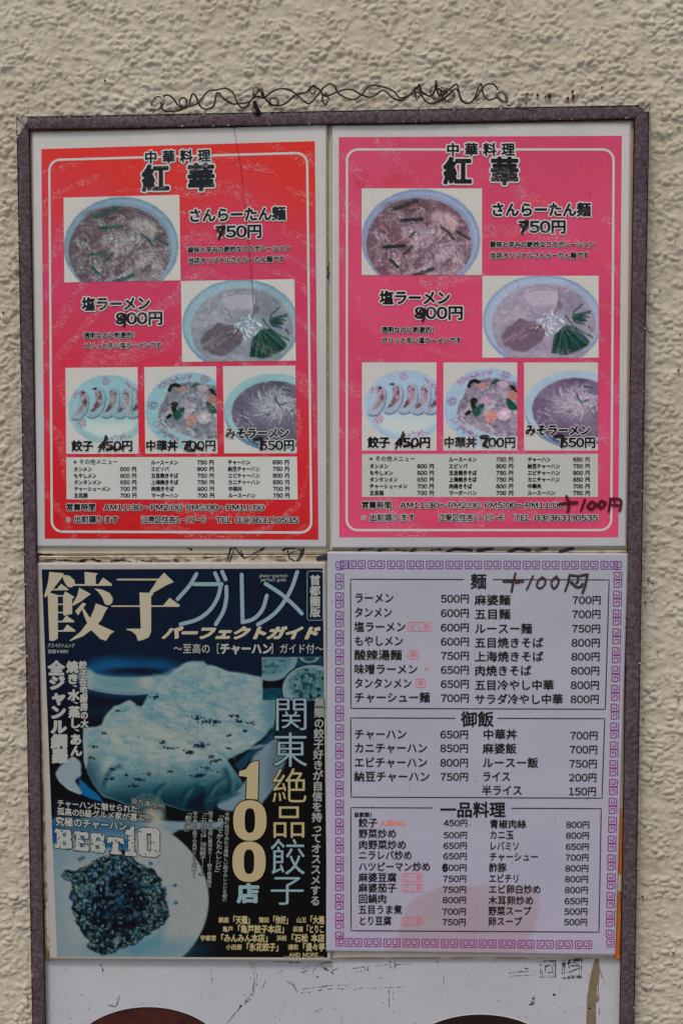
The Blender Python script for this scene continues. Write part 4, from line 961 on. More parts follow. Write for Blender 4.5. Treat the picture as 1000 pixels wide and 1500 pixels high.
    if not L:
        mr_ = pmat(nm+'_wine_pen', (70, 22, 30), .4, alpha=.95, fade=(480, .3, .5, .75))
        H = [([(821, 738), (844, 736)], 5), ([(829, 727), (833, 738), (831, 750)], 4.2), ([(856, 732), (850, 748)], 3.6), ([(866, 735), (860, 742), (866, 746), (872, 739), (866, 735)], 4.4), ([(880, 734), (875, 741), (881, 744), (886, 737), (880, 734)], 4.4),
             ([(894, 731), (891, 749)], 4.2), ([(893, 731), (904, 731), (909, 734), (907, 748)], 4.4), ([(893, 740), (906, 740)], 3.6), ([(899, 732), (899, 739)], 2.6)]
        for k in (H[0:2], H[2:3], H[3:4], H[4:5], H[5:]):
            v, f = union_shape(strokes=[(catmull(p_, 3), w_) for p_, w_ in k], step=.45, rough=.4, seed=45); sh.put('handwritten_character', v, f, mr_, 17)
    else:
        sh.M = lambda x, y: (x, y)
        mc = pmat('crease', (120, 34, 40), .6, alpha=.55)
        v, f = union_shape(strokes=[(catmull([(343, 186), (347, 215), (352, 240), (360, 320), (368, 400), (372, 460)], 6), .9, 1.4)], step=.5, rough=.25, seed=8); sh.put('crease', v, f, mc, 17)
        v, f = union_shape(strokes=[([(341, 185), (345, 186)], 3.2)], step=.3, rough=.8, seed=9); sh.put('dark_stain', v, f, m_speck, 18)
    sh.M = lambda x, y: (x, y)
    q = np.array(quad)
    def qf(R):
        u, v_ = R.random(), R.random(); p_ = (q[0]*(1-u)+q[1]*u)*(1-v_)+(q[3]*(1-u)+q[2]*u)*v_; return p_[0], p_[1]
    scatter(sh, 'dirt_specks', 170, qf, .25, 1.1, m_speck, 19, 50+seed)
    return sh

FR_ = [(496, 201), (910, 199), (904.7, 787), (496.7, 787)]
FL_ = [(61, 218.5), (461, 206.8), (466.3, 790.6), (66, 789)]
def M_left(x, y):
    x = np.asarray(x, float); y = np.asarray(y, float); v = (y-200)/587
    l = 496+v*.7; r = 910-v*5.3; u = (x-l)/(r-l)
    X = (FL_[0][0]*(1-u)+FL_[1][0]*u)*(1-v)+(FL_[3][0]*(1-u)+FL_[2][0]*u)*v
    Y = (FL_[0][1]*(1-u)+FL_[1][1]*u)*(1-v)+(FL_[3][1]*(1-u)+FL_[2][1]*u)*v
    return X-6*np.clip(u*(1-u), -.1, .3)*(1-v*.5), Y-2.2*(1-np.clip(v, 0, 1))
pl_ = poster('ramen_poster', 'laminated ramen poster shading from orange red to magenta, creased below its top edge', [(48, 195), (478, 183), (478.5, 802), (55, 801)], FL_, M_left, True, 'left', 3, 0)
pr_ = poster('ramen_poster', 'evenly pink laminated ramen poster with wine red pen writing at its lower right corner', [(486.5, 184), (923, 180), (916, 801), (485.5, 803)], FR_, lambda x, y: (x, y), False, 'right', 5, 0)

# =================================================================== MENU SHEET
MQ = [(479.5, 808.5), (919.5, 811), (900.5, 1399.5), (477.5, 1393.5)]
root = thing('price_list', 'pale lavender price list with a purple key pattern border and three black boxes of prices', 'menu sheet', P(700, 1100, .0186), None)
sm = Sheet(root, .0184, .0010, 21); lm = dict(lam='flat', coat=.5)
def mpaper(X, Y):
    t = sstep(820, 1390, Y)[..., None]; c = np.array([147, 150, 160.])*(1-t)+np.array([149, 146, 163.])*t
    pp = catmull([(572, 1396), (580, 1380), (590, 1345), (598, 1326), (620, 1310), (655, 1298.5), (700, 1297.5), (760, 1297.5), (780, 1303), (789, 1318), (791, 1330), (783, 1355), (774, 1380), (772, 1396)], 4, True)
    B_ = (X > 560) & (X < 800) & (Y > 1285); m_ = np.zeros(X.shape); m_[B_] = sstep(3.5, -3.5, sdf_poly(X[B_], Y[B_], pp)+(fbm(X[B_], Y[B_], 14, 55, 3)-.5)*6)*(.42+.3*fbm(X[B_], Y[B_], 30, 57, 3)); c = c*(1-m_[..., None])+np.array([142, 122, 128.])*m_[..., None]
    return c+((fbm(X, Y, 90, 301, 3)-.5)*8)[..., None]+((fbm(X, Y, 3, 302, 2)-.5)*4)[..., None]
sm.grid('laminated_sheet', MQ, 3, pmat('menu_paper', vcol=True, rough=.5, **lm), 0, mpaper, thick=.0006)
mk_ink = pmat('menu_ink', (20, 18, 22), .5, **lm); mk_pink = pmat('menu_pink_print', (190, 100, 112), .5, **lm); mk_or = pmat('menu_orange_print', (196, 112, 84), .5, **lm)
mk_key = pmat('key_pattern_print', vcol=True, rough=.5, **lm)
T = lambda name, s, x0, x1, y, h, **k: text(sm, name, s, x0, x1, y, h, k.pop('mat', mk_ink), r=k.pop('r', .012)+.008, layer=5, **k)
def key_unit(cx, cy, s_, flipx=1, vert=False):
    p_ = [(-6, 6), (6, 6), (6, -6), (-5.2, -6), (-5.2, 2.6), (2.4, 2.6), (2.4, -2.4), (-1.6, -2.4)]
    if vert: p_ = [(y, x) for x, y in p_]
    return [(cx+a*s_/12*flipx, cy+b_*s_/12) if not vert else (cx+a*s_/12, cy+b_*s_/12*flipx) for a, b_ in p_]
B = Buf(); Cc = []
def keyline(cx, cy, flip, vert, col):
    for sgn in (1,):
        p_ = key_unit(cx, cy, 11.2, flip, vert)
        for a, b_ in zip(p_[:-1], p_[1:]):
            a = np.array(a); b_ = np.array(b_); d = (b_-a)/max(1e-6, np.hypot(*(b_-a))); nn = np.array([-d[1], d[0]])*.78
            e = d*.78*.0
            V = np.array([a+nn-e, b_+nn+e, b_-nn+e, a-nn-e]); B.add(V, [(0, 1, 2), (0, 2, 3)]); Cc.extend([col]*4)
kc1, kc2 = np.array([104, 58, 122.]), np.array([124, 44, 112.])
xt = 516.4; k = 0
while xt < 903:
    t = (xt-490)/420; col = kc1*(1-t)+kc2*t*1.0; col = kc1*(1-t*.3)+kc2*t*.3
    keyline(xt-0, 827.2+(xt-490)*.002, -1, False, col); 
    if xt+13 < 906: keyline(xt+12.6, 827.2+(xt-490)*.002, 1, False, col)
    xt += 28.35
xt = 519.0
while xt < 880:
    keyline(xt-7.5, 1380.2+(xt-490)*.010, -1, False, kc2); keyline(xt+5, 1380.2+(xt-490)*.010, 1, False, kc2); xt += 28.0
for side, xa, xb in ((0, 497.3, 497.0), (1, 904.5, 892.5)):
    yy = 845.5 if side == 0 else 843
    while yy < 1372:
        t = (yy-830)/545; x = xa+(xb-xa)*t; col = kc1*(1-t)+kc2*t
        if side: col = col*.5+kc2*.5
        keyline(x, yy, 1, True, col) if side == 0 else keyline(x, yy, 1, True, col)
        if yy+12.5 < 1378: keyline(x, yy+12.4, -1, True, col)
        yy += 27.6
for cx, cy in ((497, 828.6), (503.5, 827.2)): keyline(cx, cy, 1 if cx > 500 else 1, False, kc1)
keyline(904.5, 828.5, -1, False, kc1); keyline(498, 1380, -1, False, kc2); keyline(893, 1381.5, 1, False, kc2)
# each overlapping stroke joint sits on its own tiny step so no two faces share a plane
v, f = B.get(); w3 = sm.W(v, 2); w3[:, 1] -= np.repeat(np.arange(len(v)//4) % 7, 4)*6e-6
ko = mk('key_pattern_border', w3, orient(v, f), mk_key, root, cols=alb(np.array(Cc)))
def hbox(x0, x1, y0, y1, gx0, gx1, xb0, xb1, tilt=0):
    ribbon(sm, 'box_outline', [(gx0, y0+(gx0-x0)*tilt), (x0, y0), (xb0, y1), (xb1, y1+(x1-x0)*tilt*1.4), (x1, y0+(x1-x0)*tilt), (gx1, y0+(gx1-x0)*tilt)], 1.5, mk_ink, 3, maxlen=10)
hbox(513.2, 891.4, 848.5, 1037.6, 679, 721.5, 513.8, 885.8, .0025); hbox(513.4, 885, 1051.6, 1167.6, 666.5, 728, 514, 881, .003); hbox(513.6, 879.8, 1183, 1363.3, 633, 748.5, 514, 876.5, .004)
T('section_title', '麺', 688.5, 712.5, 851.5, 24, r=.014); T('section_title', '御飯', 674.5, 723, 1053.3, 24, r=.016); T('section_title', '一品料理', 644, 740, 1186, 24, r=.02)
c1 = [('ラーメン', 220, 500), ('タンメン', 215, 600), ('塩ラーメン', 260, 600), ('もやしメン', 252, 600), ('酸辣湯麵', 247, 750), ('味噌ラーメン', 300, 650), ('タンタンメン', 280, 650), ('チャーシュー麺', 340, 700)]
for (s_, xe, pr), y in zip(c1, [195, 243, 291, 338, 385, 432, 479, 526]):
    yy = 790+y*.44; T('menu_item', s_, 518.2, 480+xe*.44, yy, 16.2, r=.014); T('menu_price', f'{pr}円', 644.8, 687.2, yy+1, 14.4, r=.012)
c2 = [('麻婆麺', 608, 700), ('五目麺', 608, 700), ('ルースー麺', 680, 750), ('五目焼きそば', 717, 800), ('上海焼きそば', 717, 800), ('肉焼きそば', 677, 800), ('五目冷やし中華', 752, 800), ('サラダ冷やし中華', 782, 800)]
for i, ((s_, xe, pr), y) in enumerate(zip(c2, [202, 249, 297, 344, 390, 437, 485, 532])):
    yy = 790+y*.44; T('menu_item', s_, 694.3, 480+xe*.44, yy, 16.2, r=.014); T('menu_price', f'{pr}円', 837.3-i*.4, 880-i*.4, yy, 14.4, r=.012)
for (s_, xe, pr), y in zip([('チャーハン', 263, 650), ('カニチャーハン', 332, 850), ('エビチャーハン', 332, 800), ('納豆チャーハン', 340, 750)], [103, 149, 197, 244]):
    yy = 1030+y*.44; T('menu_item', s_, 518.2, 480+xe*.44, yy, 16.2, r=.014); T('menu_price', f'{pr}円', 644, 686, yy+.4, 14.4, r=.012)
for i, ((s_, xe, pr), y) in enumerate(zip([('中華丼', 630, 700), ('麻婆飯', 628, 700), ('ルースー飯', 700, 750), ('ライス', 608, 200), ('半ライス', 647, 150)], [104, 151, 198, 244, 290])):
    yy = 1030+y*.44; T('menu_item', s_, 706.5-i*.4, 480+xe*.44, yy, 16.2, r=.014); T('menu_price', f'{pr}円', 834-i*.6, 875.5-i*.6, yy+1.5, 14.4, r=.012)
T('small_note', '自家製！', 518, 549, 1193.4, 7.4, r=.03); T('small_note', '人気No1', 556.5, 594, 1205.2, 9, r=.03, mat=mk_or)
c3 = [('餃子', 152, 450), ('野菜炒め', 210, 500), ('肉野菜炒め', 240, 650), ('ニラレバ炒め', 257, 650), ('ハツピーマン炒め', 313, 600), ('麻婆豆腐', 210, 750), ('麻婆茄子', 210, 750), ('回鍋肉', 180, 800), ('五目うま煮', 227, 700), ('とり豆腐', 194, 750)]
for i, ((s_, xe, pr), y, y2) in enumerate(zip(c3, [73, 106, 140, 172, 207, 240, 272, 305, 338, 372], [74, 111, 143, 175, 210, 244, 277, 309, 344, 376])):
    T('menu_item', s_, 524.5, 480+xe*.48, 1170+y*.48, 14.4, r=.014); T('menu_price', f'{pr}円', 649.2-i*.25, 684.6-i*.25, 1170+y2*.48, 11.8, r=.014)
T('handwritten_digit', '6', 647.5, 655, 1270.8, 14, r=.07)
c4 = [('青椒肉絲', 605, 800), ('カニ玉', 567, 800), ('レバミソ', 585, 650), ('チャーシュー', 642, 700), ('酢豚', 545, 800), ('エビチリ', 585, 800), ('エビ卵白炒め', 650, 800), ('木耳卵炒め', 628, 650), ('野菜スープ', 620, 500), ('卵スープ', 592, 500)]
for i, ((s_, xe, pr), y) in enumerate(zip(c4, [77, 110, 144, 177, 210, 243, 276, 310, 342, 374])):
    T('menu_item', s_, 716.4-i*.25, 480+xe*.48, 1170+y*.48, 14, r=.014); T('menu_price', f'{pr}円', 828.3-i*.35, 863.2-i*.35, 1171+y*.48, 11.8, r=.014)
for x0, y0, x1, y1, s_ in ((596.6, 911.5, 631, 924.5, 'ピリ辛'), (598, 953, 612, 965.5, '辛'), (608.5, 994.5, 622.3, 1007, '辛'), (588.2, 1279.5, 618.6, 1291, 'ピリ辛'), (588.2, 1294.8, 618.6, 1306.2, 'ピリ辛'), (588.2, 1343.5, 618.6, 1355, 'ピリ辛')):
    rb2 = ribbon(sm, 'spicy_badge', rrect(x0, y0, x1, y1, 2.5, 3), 1.1, mk_pink, 4, True)
    text(sm, 'badge_lettering', s_, x0+2, x1-2, (y0+y1)/2, min(10, y1-y0-1.5), mk_pink, r=.01, layer=5, parent=rb2)
v, f = union_shape(strokes=[([(622, 982), (625, 977), (628, 982)], 1.1), ([(625, 977), (625, 981)], 1)], step=.3, eps=.08); sm.put('orange_mark', v, f, mk_or, 5)
# felt pen: + 100 yen
mkp = pmat('brown_felt_pen', (56, 40, 42), .4, alpha=.95, fade=(420, .32, .5, .55))
k_ = .16; HP = lambda p_: [(720+x*k_, 820+y*k_) for x, y in p_]
H = [(HP([(110, 195), (160, 196), (220, 205), (280, 195)]), 5), (HP([(115, 188), (180, 190)]), 3), (HP([(215, 125), (200, 190), (178, 295)]), 3.4), (HP([(375, 150), (345, 215), (318, 275)]), 3.2),
     (HP([(460, 160), (420, 200), (410, 240), (440, 262), (480, 230), (488, 185), (460, 160)]), 3.4), (HP([(592, 152), (550, 190), (545, 235), (570, 265), (600, 230), (610, 180), (585, 160)]), 3.4),
     (HP([(710, 140), (695, 215), (670, 285)]), 3.4), (HP([(712, 142), (790, 148), (872, 135)]), 4.2), (HP([(872, 140), (855, 230), (828, 305)]), 4), (HP([(790, 150), (785, 200), (770, 215)]), 3.6), (HP([(725, 205), (770, 250), (815, 245), (830, 220)]), 4.2)]
for k in (H[0:3], H[3:4], H[4:5], H[5:6], H[6:]):
    v, f = union_shape(strokes=[(catmull(a, 3), w_) for a, w_ in k], step=.4, rough=.35, seed=51); sm.put('handwritten_character', v, f, mkp, 8)
# warm patch where the sheet has gone translucent over an old print
def mf(R):
    u, v_ = R.random(), R.random(); q = np.array(MQ); p_ = (q[0]*(1-u)+q[1]*u)*(1-v_)+(q[3]*(1-u)+q[2]*u)*v_; return p_[0], p_[1]
scatter(sm, 'dirt_specks', 260, mf, .25, 1.0, m_speck, 9, 77)
v, f = union_shape(strokes=[([(877, 1384), (876, 1405)], 2, 1)], step=.4, rough=.3)

# =================================================================== MAGAZINE COVER
root = thing('magazine_cover_poster', 'dark teal magazine cover poster with a big dumpling photo, tucked behind the price list', 'poster', P(265, 1115, .0172))
sg = Sheet(root, .0170, .0006, 33); lg = dict(lam='flat', coat=.10, spec=.08)
GQ = [(53, 824.5), (477, 822.8), (484.5, 1408.5), (73.5, 1405.5)]
sg.grid('laminated_sheet', GQ, 4, pmat('cover_paper', (152, 148, 142), .5, var=.04, **lg), 0, thick=.0005)
mcov = pmat('cover_print', vcol=True, rough=.5, **lg)
def A3(pts): return [(60+x*.24, 950+y*.24) for x, y in pts]
def A4(pts): return [(260+x*.22, 950+y*.22) for x, y in pts]
def A5(pts): return [(60+x*.23, 1160+y*.23) for x, y in pts]
def A6(pts): return [(260+x*.22, 1160+y*.22) for x, y in pts]
def cover(X, Y):
    p = Paint(X, Y, (22, 48, 68)); t = sstep(950, 1150, Y)[..., None]; p.c = p.c*(1-t)+np.array([14, 28, 36.])*t
    p.c += ((fbm(X, Y, 50, 401, 3)-.5)*10)[..., None]
    # teal table behind
    p.poly([(118, 1050), (205, 1050), (205, 1040), (118, 1030)], (24, 52, 66), 8)
    # dish at the back
    p.ell(190, 992, 78, 28, (34, 92, 134), 9); p.ell(160, 984, 34, 20, (44, 112, 160), 10, .6); p.ell(238, 985, 24, 20, (38, 100, 146), 10, .5)
    q = catmull(A3([(225, 140), (280, 120), (360, 160), (480, 172), (640, 165), (740, 152), (840, 120), (860, 200), (700, 262), (640, 275), (460, 272), (330, 250), (250, 228)]), 5, True)
    p.poly(q, (138, 172, 178), 3); p.poly(A3([(340, 190), (450, 178), (560, 175), (560, 235), (420, 250)]), (116, 164, 164), 8, .7); p.ell(216, 1000, 11, 9, (184, 190, 180), 5, .9); p.ell(128, 995, 9, 14, (166, 184, 186), 5, .8)
    p.ell(199, 984, 43, 6, (16, 40, 58), 3.5, .95); p.ell(185, 988, 20, 2.5, (40, 90, 118), 2, .6)
    p.line(catmull(A3([(270, 232), (350, 258), (460, 274), (560, 280), (650, 272)]), 5), 1.5, (186, 198, 196), 1.2, .8)
    # white plate edge to the right of the 1
    pl = A4([(500, 720), (560, 665), (640, 600), (668, 610), (716, 640), (726, 720), (700, 800), (640, 930), (570, 1020), (540, 1060), (350, 1080), (270, 1060), (290, 1000), (440, 900)])
    p.poly(catmull(pl, 4, True), (140, 166, 178), 2.5, .95, 1); p.poly(A4([(640, 610), (720, 640), (700, 820), (600, 960), (600, 760)]), (90, 108, 124), 8, .5)
    p.poly(A4([(380, 770), (470, 690), (600, 590), (650, 540), (640, 600), (560, 660), (480, 745), (420, 830)]), (46, 88, 106), 3, .9, 1)
    p.poly(A4([(470, 660), (540, 640), (610, 640), (540, 665), (480, 672)]), (150, 180, 186), 1.5, .8)
    # back dumpling
    g1 = [(206, 1038), (209, 1034), (218, 1015), (222, 1004), (238, 998), (252, 986), (264, 976), (275, 970), (286, 968), (298, 969), (304, 975), (310, 974), (322, 978), (337, 984), (350, 985), (359, 987), (372, 990), (386, 992), (394, 1022), (403, 1027), (404, 1045), (401, 1062), (391, 1074), (383, 1082), (363, 1098), (345, 1106), (333, 1113), (300, 1110), (240, 1090)]
    p.poly(g1, (150, 178, 182), 2.2, 1, 1.5, 12, 7)
    g2 = [(124, 1110), (121, 1085), (124, 1072), (130, 1065), (140, 1065), (149, 1062), (153, 1050), (158, 1044), (166, 1036), (178, 1031), (184, 1028), (190, 1026), (196, 1030), (200, 1035), (215, 1034), (260, 1060), (310, 1085), (330, 1110), (340, 1124), (352, 1141), (357, 1150), (350, 1158), (338, 1164), (322, 1169), (300, 1176), (287, 1186), (270, 1187), (240, 1178), (194, 1182), (170, 1172), (152, 1166), (139, 1152), (128, 1132)]
    p.poly(g2, (156, 178, 176), 2.2, 1, 1.5, 12, 8)
    m = np.maximum(sstep(2, -2, np.where(True, 0, 0)), 0)
    B = (X > 110) & (X < 415) & (Y > 960) & (Y < 1192)
    x, y = X[B], Y[B]; mk1 = np.maximum(sstep(1, -3, sdf_poly(x, y, g1)), sstep(1, -3, sdf_poly(x, y, g2)))
    c = p.c[B]; mc = lambda m_, col: c*(1-(m_*mk1)[:, None])+np.array(col, float)*(m_*mk1)[:, None]
    n1 = fbm(x+10*fbm(x, y, 20, 411), y, 34, 412, 4); n2 = fbm(x, y*2.2-x*.5, 20, 413, 4); n3 = fbm(x, y, 11, 414, 4)
    c = mc(sstep(.35, .75, n1)*.8, (124, 170, 178)); c = mc(sstep(.45, .8, n2)*.5, (104, 160, 182)); c = mc(sstep(.35, .7, n3)*.6, (180, 190, 184)); c = mc(sstep(34, 4, np.hypot((x-250)*.25, (y-1085)*.9))*.55, (186, 192, 184)); c = mc(sstep(.62, .8, fbm(x, y, 8, 415, 3))*.3, (88, 146, 166))
    c = mc(sstep(.48, .62, fbm(x*.4+y*.9, y*1.4-x*.3, 7, 416, 3))*.22, (206, 208, 198))
    low = sstep(1108, 1160, y+(x-240)*.10+14*(fbm(x, y, 30, 417, 2)-.5)); c = mc(low*.9, (62, 118, 132)); c = mc(sstep(1142, 1178, y+(x-240)*.06)*.9, (26, 62, 78)); c = mc(sstep(160, 125, x)*sstep(1090, 1140, y)*.85, (30, 74, 96))
    c = mc(sstep(.5, .66, fbm(x*1.7, y*.35, 16, 418, 3))*sstep(1120, 1160, y)*.6, (84, 138, 148)) if 0 else c; c = mc(sstep(370, 404, x)*sstep(1090, 1040, y)*.45, (72, 128, 150))
    p.c[B] = c
    R = random.Random(71)
    for k in range(46):                                             # dough creases running down the back dumpling
        x0_, y0_ = R.uniform(215, 370), R.uniform(985, 1070); l_ = R.uniform(14, 46)
        p.line(catmull([(x0_, y0_), (x0_+l_*.5, y0_+l_*.12+R.uniform(-2, 2)), (x0_+l_, y0_+l_*.34)], 4), R.uniform(1.2, 4), R.choice([(190, 198, 192), (104, 156, 176), (176, 190, 188), (86, 140, 162)]), 2.5, .33)
    for k in range(40):
        x0_, y0_ = R.uniform(135, 330), R.uniform(1055, 1135); l_ = R.uniform(10, 34)
        p.line(catmull([(x0_, y0_), (x0_+l_*.5, y0_+R.uniform(-3, 3)), (x0_+l_, y0_+l_*.18)], 4), R.uniform(1.5, 5), R.choice([(194, 200, 190), (120, 164, 174), (180, 190, 182), (92, 144, 158)]), 3, .35)
    for q in ([(152, 1150), (160, 1132), (176, 1122)], [(262, 1180), (272, 1160), (290, 1150)], [(300, 1172), (312, 1152), (330, 1140)], [(222, 1178), (228, 1160), (240, 1150)], [(334, 1160), (336, 1144), (330, 1128)]):
        p.line(catmull(q, 5), 5, (24, 62, 78), 5, .7); p.line(catmull([(a+7, b_-1) for a, b_ in q], 5), 3, (128, 166, 168), 4, .5)
    p.line(catmull([(128, 1068), (150, 1063), (160, 1045), (188, 1028), (204, 1036)], 5), 2.5, (190, 198, 190), 2, .6); p.line(catmull([(220, 1012), (242, 998), (268, 978), (300, 974), (340, 986), (382, 993)], 5), 2.5, (176, 192, 190), 2, .5)
    p.line(catmull([(205, 1038), (222, 1052), (250, 1066), (300, 1086), (330, 1108)], 5), 4, (86, 140, 160), 5, .35)
    p.poly(A4([(120, 910), (175, 915), (170, 950), (140, 990), (30, 1080), (0, 1030), (90, 990)]), (34, 72, 88), 3, .8)
    p.poly(A4([(60, 1091), (150, 1010), (260, 985), (400, 955), (415, 965), (350, 1000), (260, 1040), (220, 1091)]), (40, 84, 98), 3, .8)
    # folded skins hanging down
    for q in (A3([(880, 980), (905, 930), (960, 900), (1000, 850), (1000, 1000)]), ): p.poly(q, (16, 38, 48), 3, .8)
    # scorched spots
    R = random.Random(12); dk = (16, 40, 56)
    spots = A3([(475, 382), (310, 668), (430, 795), (560, 840), (790, 608), (745, 572), (975, 590), (905, 632), (385, 517), (695, 300), (950, 430), (600, 800), (645, 765), (515, 768), (970, 770), (790, 750), (330, 600), (430, 735)])+A4([(195, 485), (250, 490), (415, 482), (488, 495), (345, 580), (160, 645), (85, 690), (240, 750), (200, 800), (150, 845), (230, 720), (340, 665), (360, 445), (400, 450), (455, 550), (120, 850)])
    sizes = [8, 7, 7, 8, 8, 5, 12, 8, 3, 7, 12, 8, 7, 5, 8, 4, 5, 5]+[14, 8, 9, 5, 6, 12, 7, 9, 12, 8, 6, 2, 5, 4, 3, 5]
    for (sx_, sy_), s_ in zip(spots, sizes):
        for k in range(int(4+s_)):
            a, b_ = sx_+R.gauss(0, s_*.45), sy_+R.gauss(0, s_*.16); p.line([(a, b_), (a+R.uniform(-2.4, 2.4), b_+R.uniform(-1, 1))], R.uniform(.8, 2.8), R.choice([dk, dk, (10, 26, 40), (50, 96, 120)]), .6, .85)
    for k in range(60):
        a, b_ = R.uniform(130, 390), R.uniform(1000, 1150); p.ell(a, b_, R.uniform(.5, 1.3), R.uniform(.4, 1), R.choice([dk, (60, 110, 130)]), .5, .7)
    # white scrap and blue shade on the left
    p.poly(A3([(235, 790), (300, 850), (350, 890), (385, 940), (300, 915), (230, 880)]), (36, 118, 168), 2)
    p.poly(catmull(A3([(90, 765), (105, 730), (150, 690), (190, 660), (240, 690), (246, 770), (212, 805), (235, 850), (250, 885), (210, 880), (160, 855), (110, 805)]), 4, True), (158, 178, 184), 1.6, 1, 1)
    p.line(catmull(A3([(100, 790), (160, 850), (240, 888)]), 4), 1.4, (196, 204, 206), 1, .7)
    p.poly(A3([(258, 480), (285, 480), (286, 700), (276, 735), (262, 690)]), (166, 182, 184), 1.2, .9)
    # lower plate with fried rice
    p.poly([(60, 1190), (84, 1206), (150, 1200), (200, 1200), (262, 1203), (332, 1204), (318, 1214), (262, 1216), (84, 1330), (60, 1330)], (148, 172, 180), 2.5, .95)
    d = p.ell(160, 1318, 146, 124, (170, 178, 176), 1.6)
    left = sstep(120, 78, X)*sstep(1190, 1230, Y); p.mix(left*.5, (122, 158, 174)); p.mix(sstep(1300, 1200, Y)*sstep(1195, 1203, Y)*sstep(250, 120, X)*.55, (94, 144, 170))
    p.mix(sstep(22, 2, np.abs(Y-1212))*sstep(235, 180, X)*.6, (40, 98, 140)); p.poly(A5([(65, 190), (120, 215), (120, 325), (65, 325)]), (20, 92, 146), 2, .9); p.poly(A5([(400, 300), (580, 300), (580, 372), (400, 352)]), (26, 98, 150), 3, .8); p.poly(A5([(100, 130), (520, 190), (560, 300), (90, 240)]), (92, 130, 156), 12, .35)
    p.ell(205, 1390, 80, 18, (96, 150, 170), 14, .6); p.poly(A5([(560, 1000), (700, 930), (760, 880), (800, 830), (760, 960), (600, 1040)]), (92, 146, 168), 8, .6)
    heap = A5([(128, 530), (150, 512), (200, 498), (300, 470), (380, 420), (450, 390), (520, 370), (560, 400), (600, 440), (660, 470), (720, 500), (760, 560), (790, 620), (800, 700), (818, 790), (800, 820), (750, 870), (690, 910), (600, 965), (500, 1000), (470, 1030), (400, 1042), (350, 1010), (300, 985), (310, 940), (255, 890), (225, 820), (205, 740), (190, 660), (200, 580), (160, 560)])
    p.poly(heap, (18, 44, 58), 1.2, 1, 3.5, 7, 3); cl = np.zeros(X.shape); Bh = p.box(heap, 8); cl[Bh] = sstep(2, -2, sdf_poly(X[Bh], Y[Bh], heap)+(fbm(X[Bh], Y[Bh], 7, 3, 3)-.5)*7)
    inn = np.clip(np.hypot((X-170)/42, (Y-1325)/42), 0, 2); edge = sstep(.5, 1.5, inn)
    lum = fbm(X, Y, 5, 421, 4); p.mix(cl*sstep(.5, .66, lum)*(.25+.6*edge), (96, 136, 142)); p.mix(cl*sstep(.58, .7, fbm(X, Y, 4, 424, 3))*edge*.9, (134, 166, 164)); p.mix(cl*sstep(.5, .35, fbm(X, Y, 7, 427, 3))*.8, (10, 26, 38))
    dark = catmull(A5([(420, 560), (560, 520), (640, 600), (700, 700), (620, 820), (560, 900), (430, 900), (340, 860), (400, 740)]), 4, True); p.poly(dark, (12, 28, 40), 6, .8, 3)
    q1, q2, qh = cells(X+4*fbm(X, Y, 6, 27), Y+4*fbm(X, Y, 6, 29), 4.6, 3.8, 33); gr = cl*np.clip(edge*1.25-.12, .05, 1)
    p.mix(gr*sstep(.40, .85, qh)*sstep(.04, .45, q2-q1)*.62, (142, 166, 160)); r1, r2, rh = cells(X+6*fbm(X, Y, 9, 37), Y+6*fbm(X, Y, 9, 39), 10, 8, 43); p.mix(cl*sstep(.55, .85, rh)*sstep(.05, .4, r2-r1)*.6, (112, 146, 152)); p.mix(cl*sstep(.45, .15, rh)*.65, (14, 34, 46)); p.mix(cl*sstep(.18, 0, r2-r1)*.7, (8, 22, 34)); p.mix(gr*sstep(.35, .1, qh)*sstep(.04, .4, q2-q1)*.7, (58, 100, 112)); p.mix(cl*sstep(.16, 0, q2-q1)*.75, (10, 26, 38))
    R = random.Random(31)
    for k in range(150):                                            # chopped leek and grains
        a, b_ = A5([(R.gauss(390, 120), R.gauss(640, 130))])[0]; s_ = R.uniform(1.2, 3.2); t_ = R.uniform(0, 3.14); c_ = R.choice([(108, 148, 170), (84, 128, 158), (140, 170, 178), (50, 92, 122), (28, 60, 84)])
        p.line([(a, b_), (a+s_*math.cos(t_), b_+s_*math.sin(t_))], s_*.9, c_, .6, .85, cl)
    for k in range(420):
        t0_ = R.uniform(0, 6.283); q0_ = R.uniform(.55, 1.05); a, b_ = A5([(500+320*q0_*math.cos(t0_), 700+330*q0_*math.sin(t0_))])[0]; t_ = R.uniform(0, 3.14)
        p.line([(a, b_), (a+1.8*math.cos(t_), b_+1.8*math.sin(t_))], R.uniform(1.2, 3.2), R.choice([(120, 152, 150), (98, 132, 134), (146, 170, 164), (150, 176, 170), (36, 66, 76), (12, 30, 42)]), .7, .75, cl)
    for k in range(40):                                              # seaweed strands
        a = R.uniform(0, 6.28); cx_, cy_ = 184+R.gauss(0, 8), 1334+R.gauss(0, 9); r_ = R.uniform(6, 22); q = [(cx_+r_*math.cos(a+t_*.5), cy_+r_*.8*math.sin(a+t_*.5)) for t_ in range(5)]
        p.line(catmull(q, 3), R.uniform(.6, 1.4), R.choice([(44, 78, 98), (26, 54, 72), (70, 108, 128), (8, 20, 30)]), .6, .8, cl)
    on = (128, 162, 180)
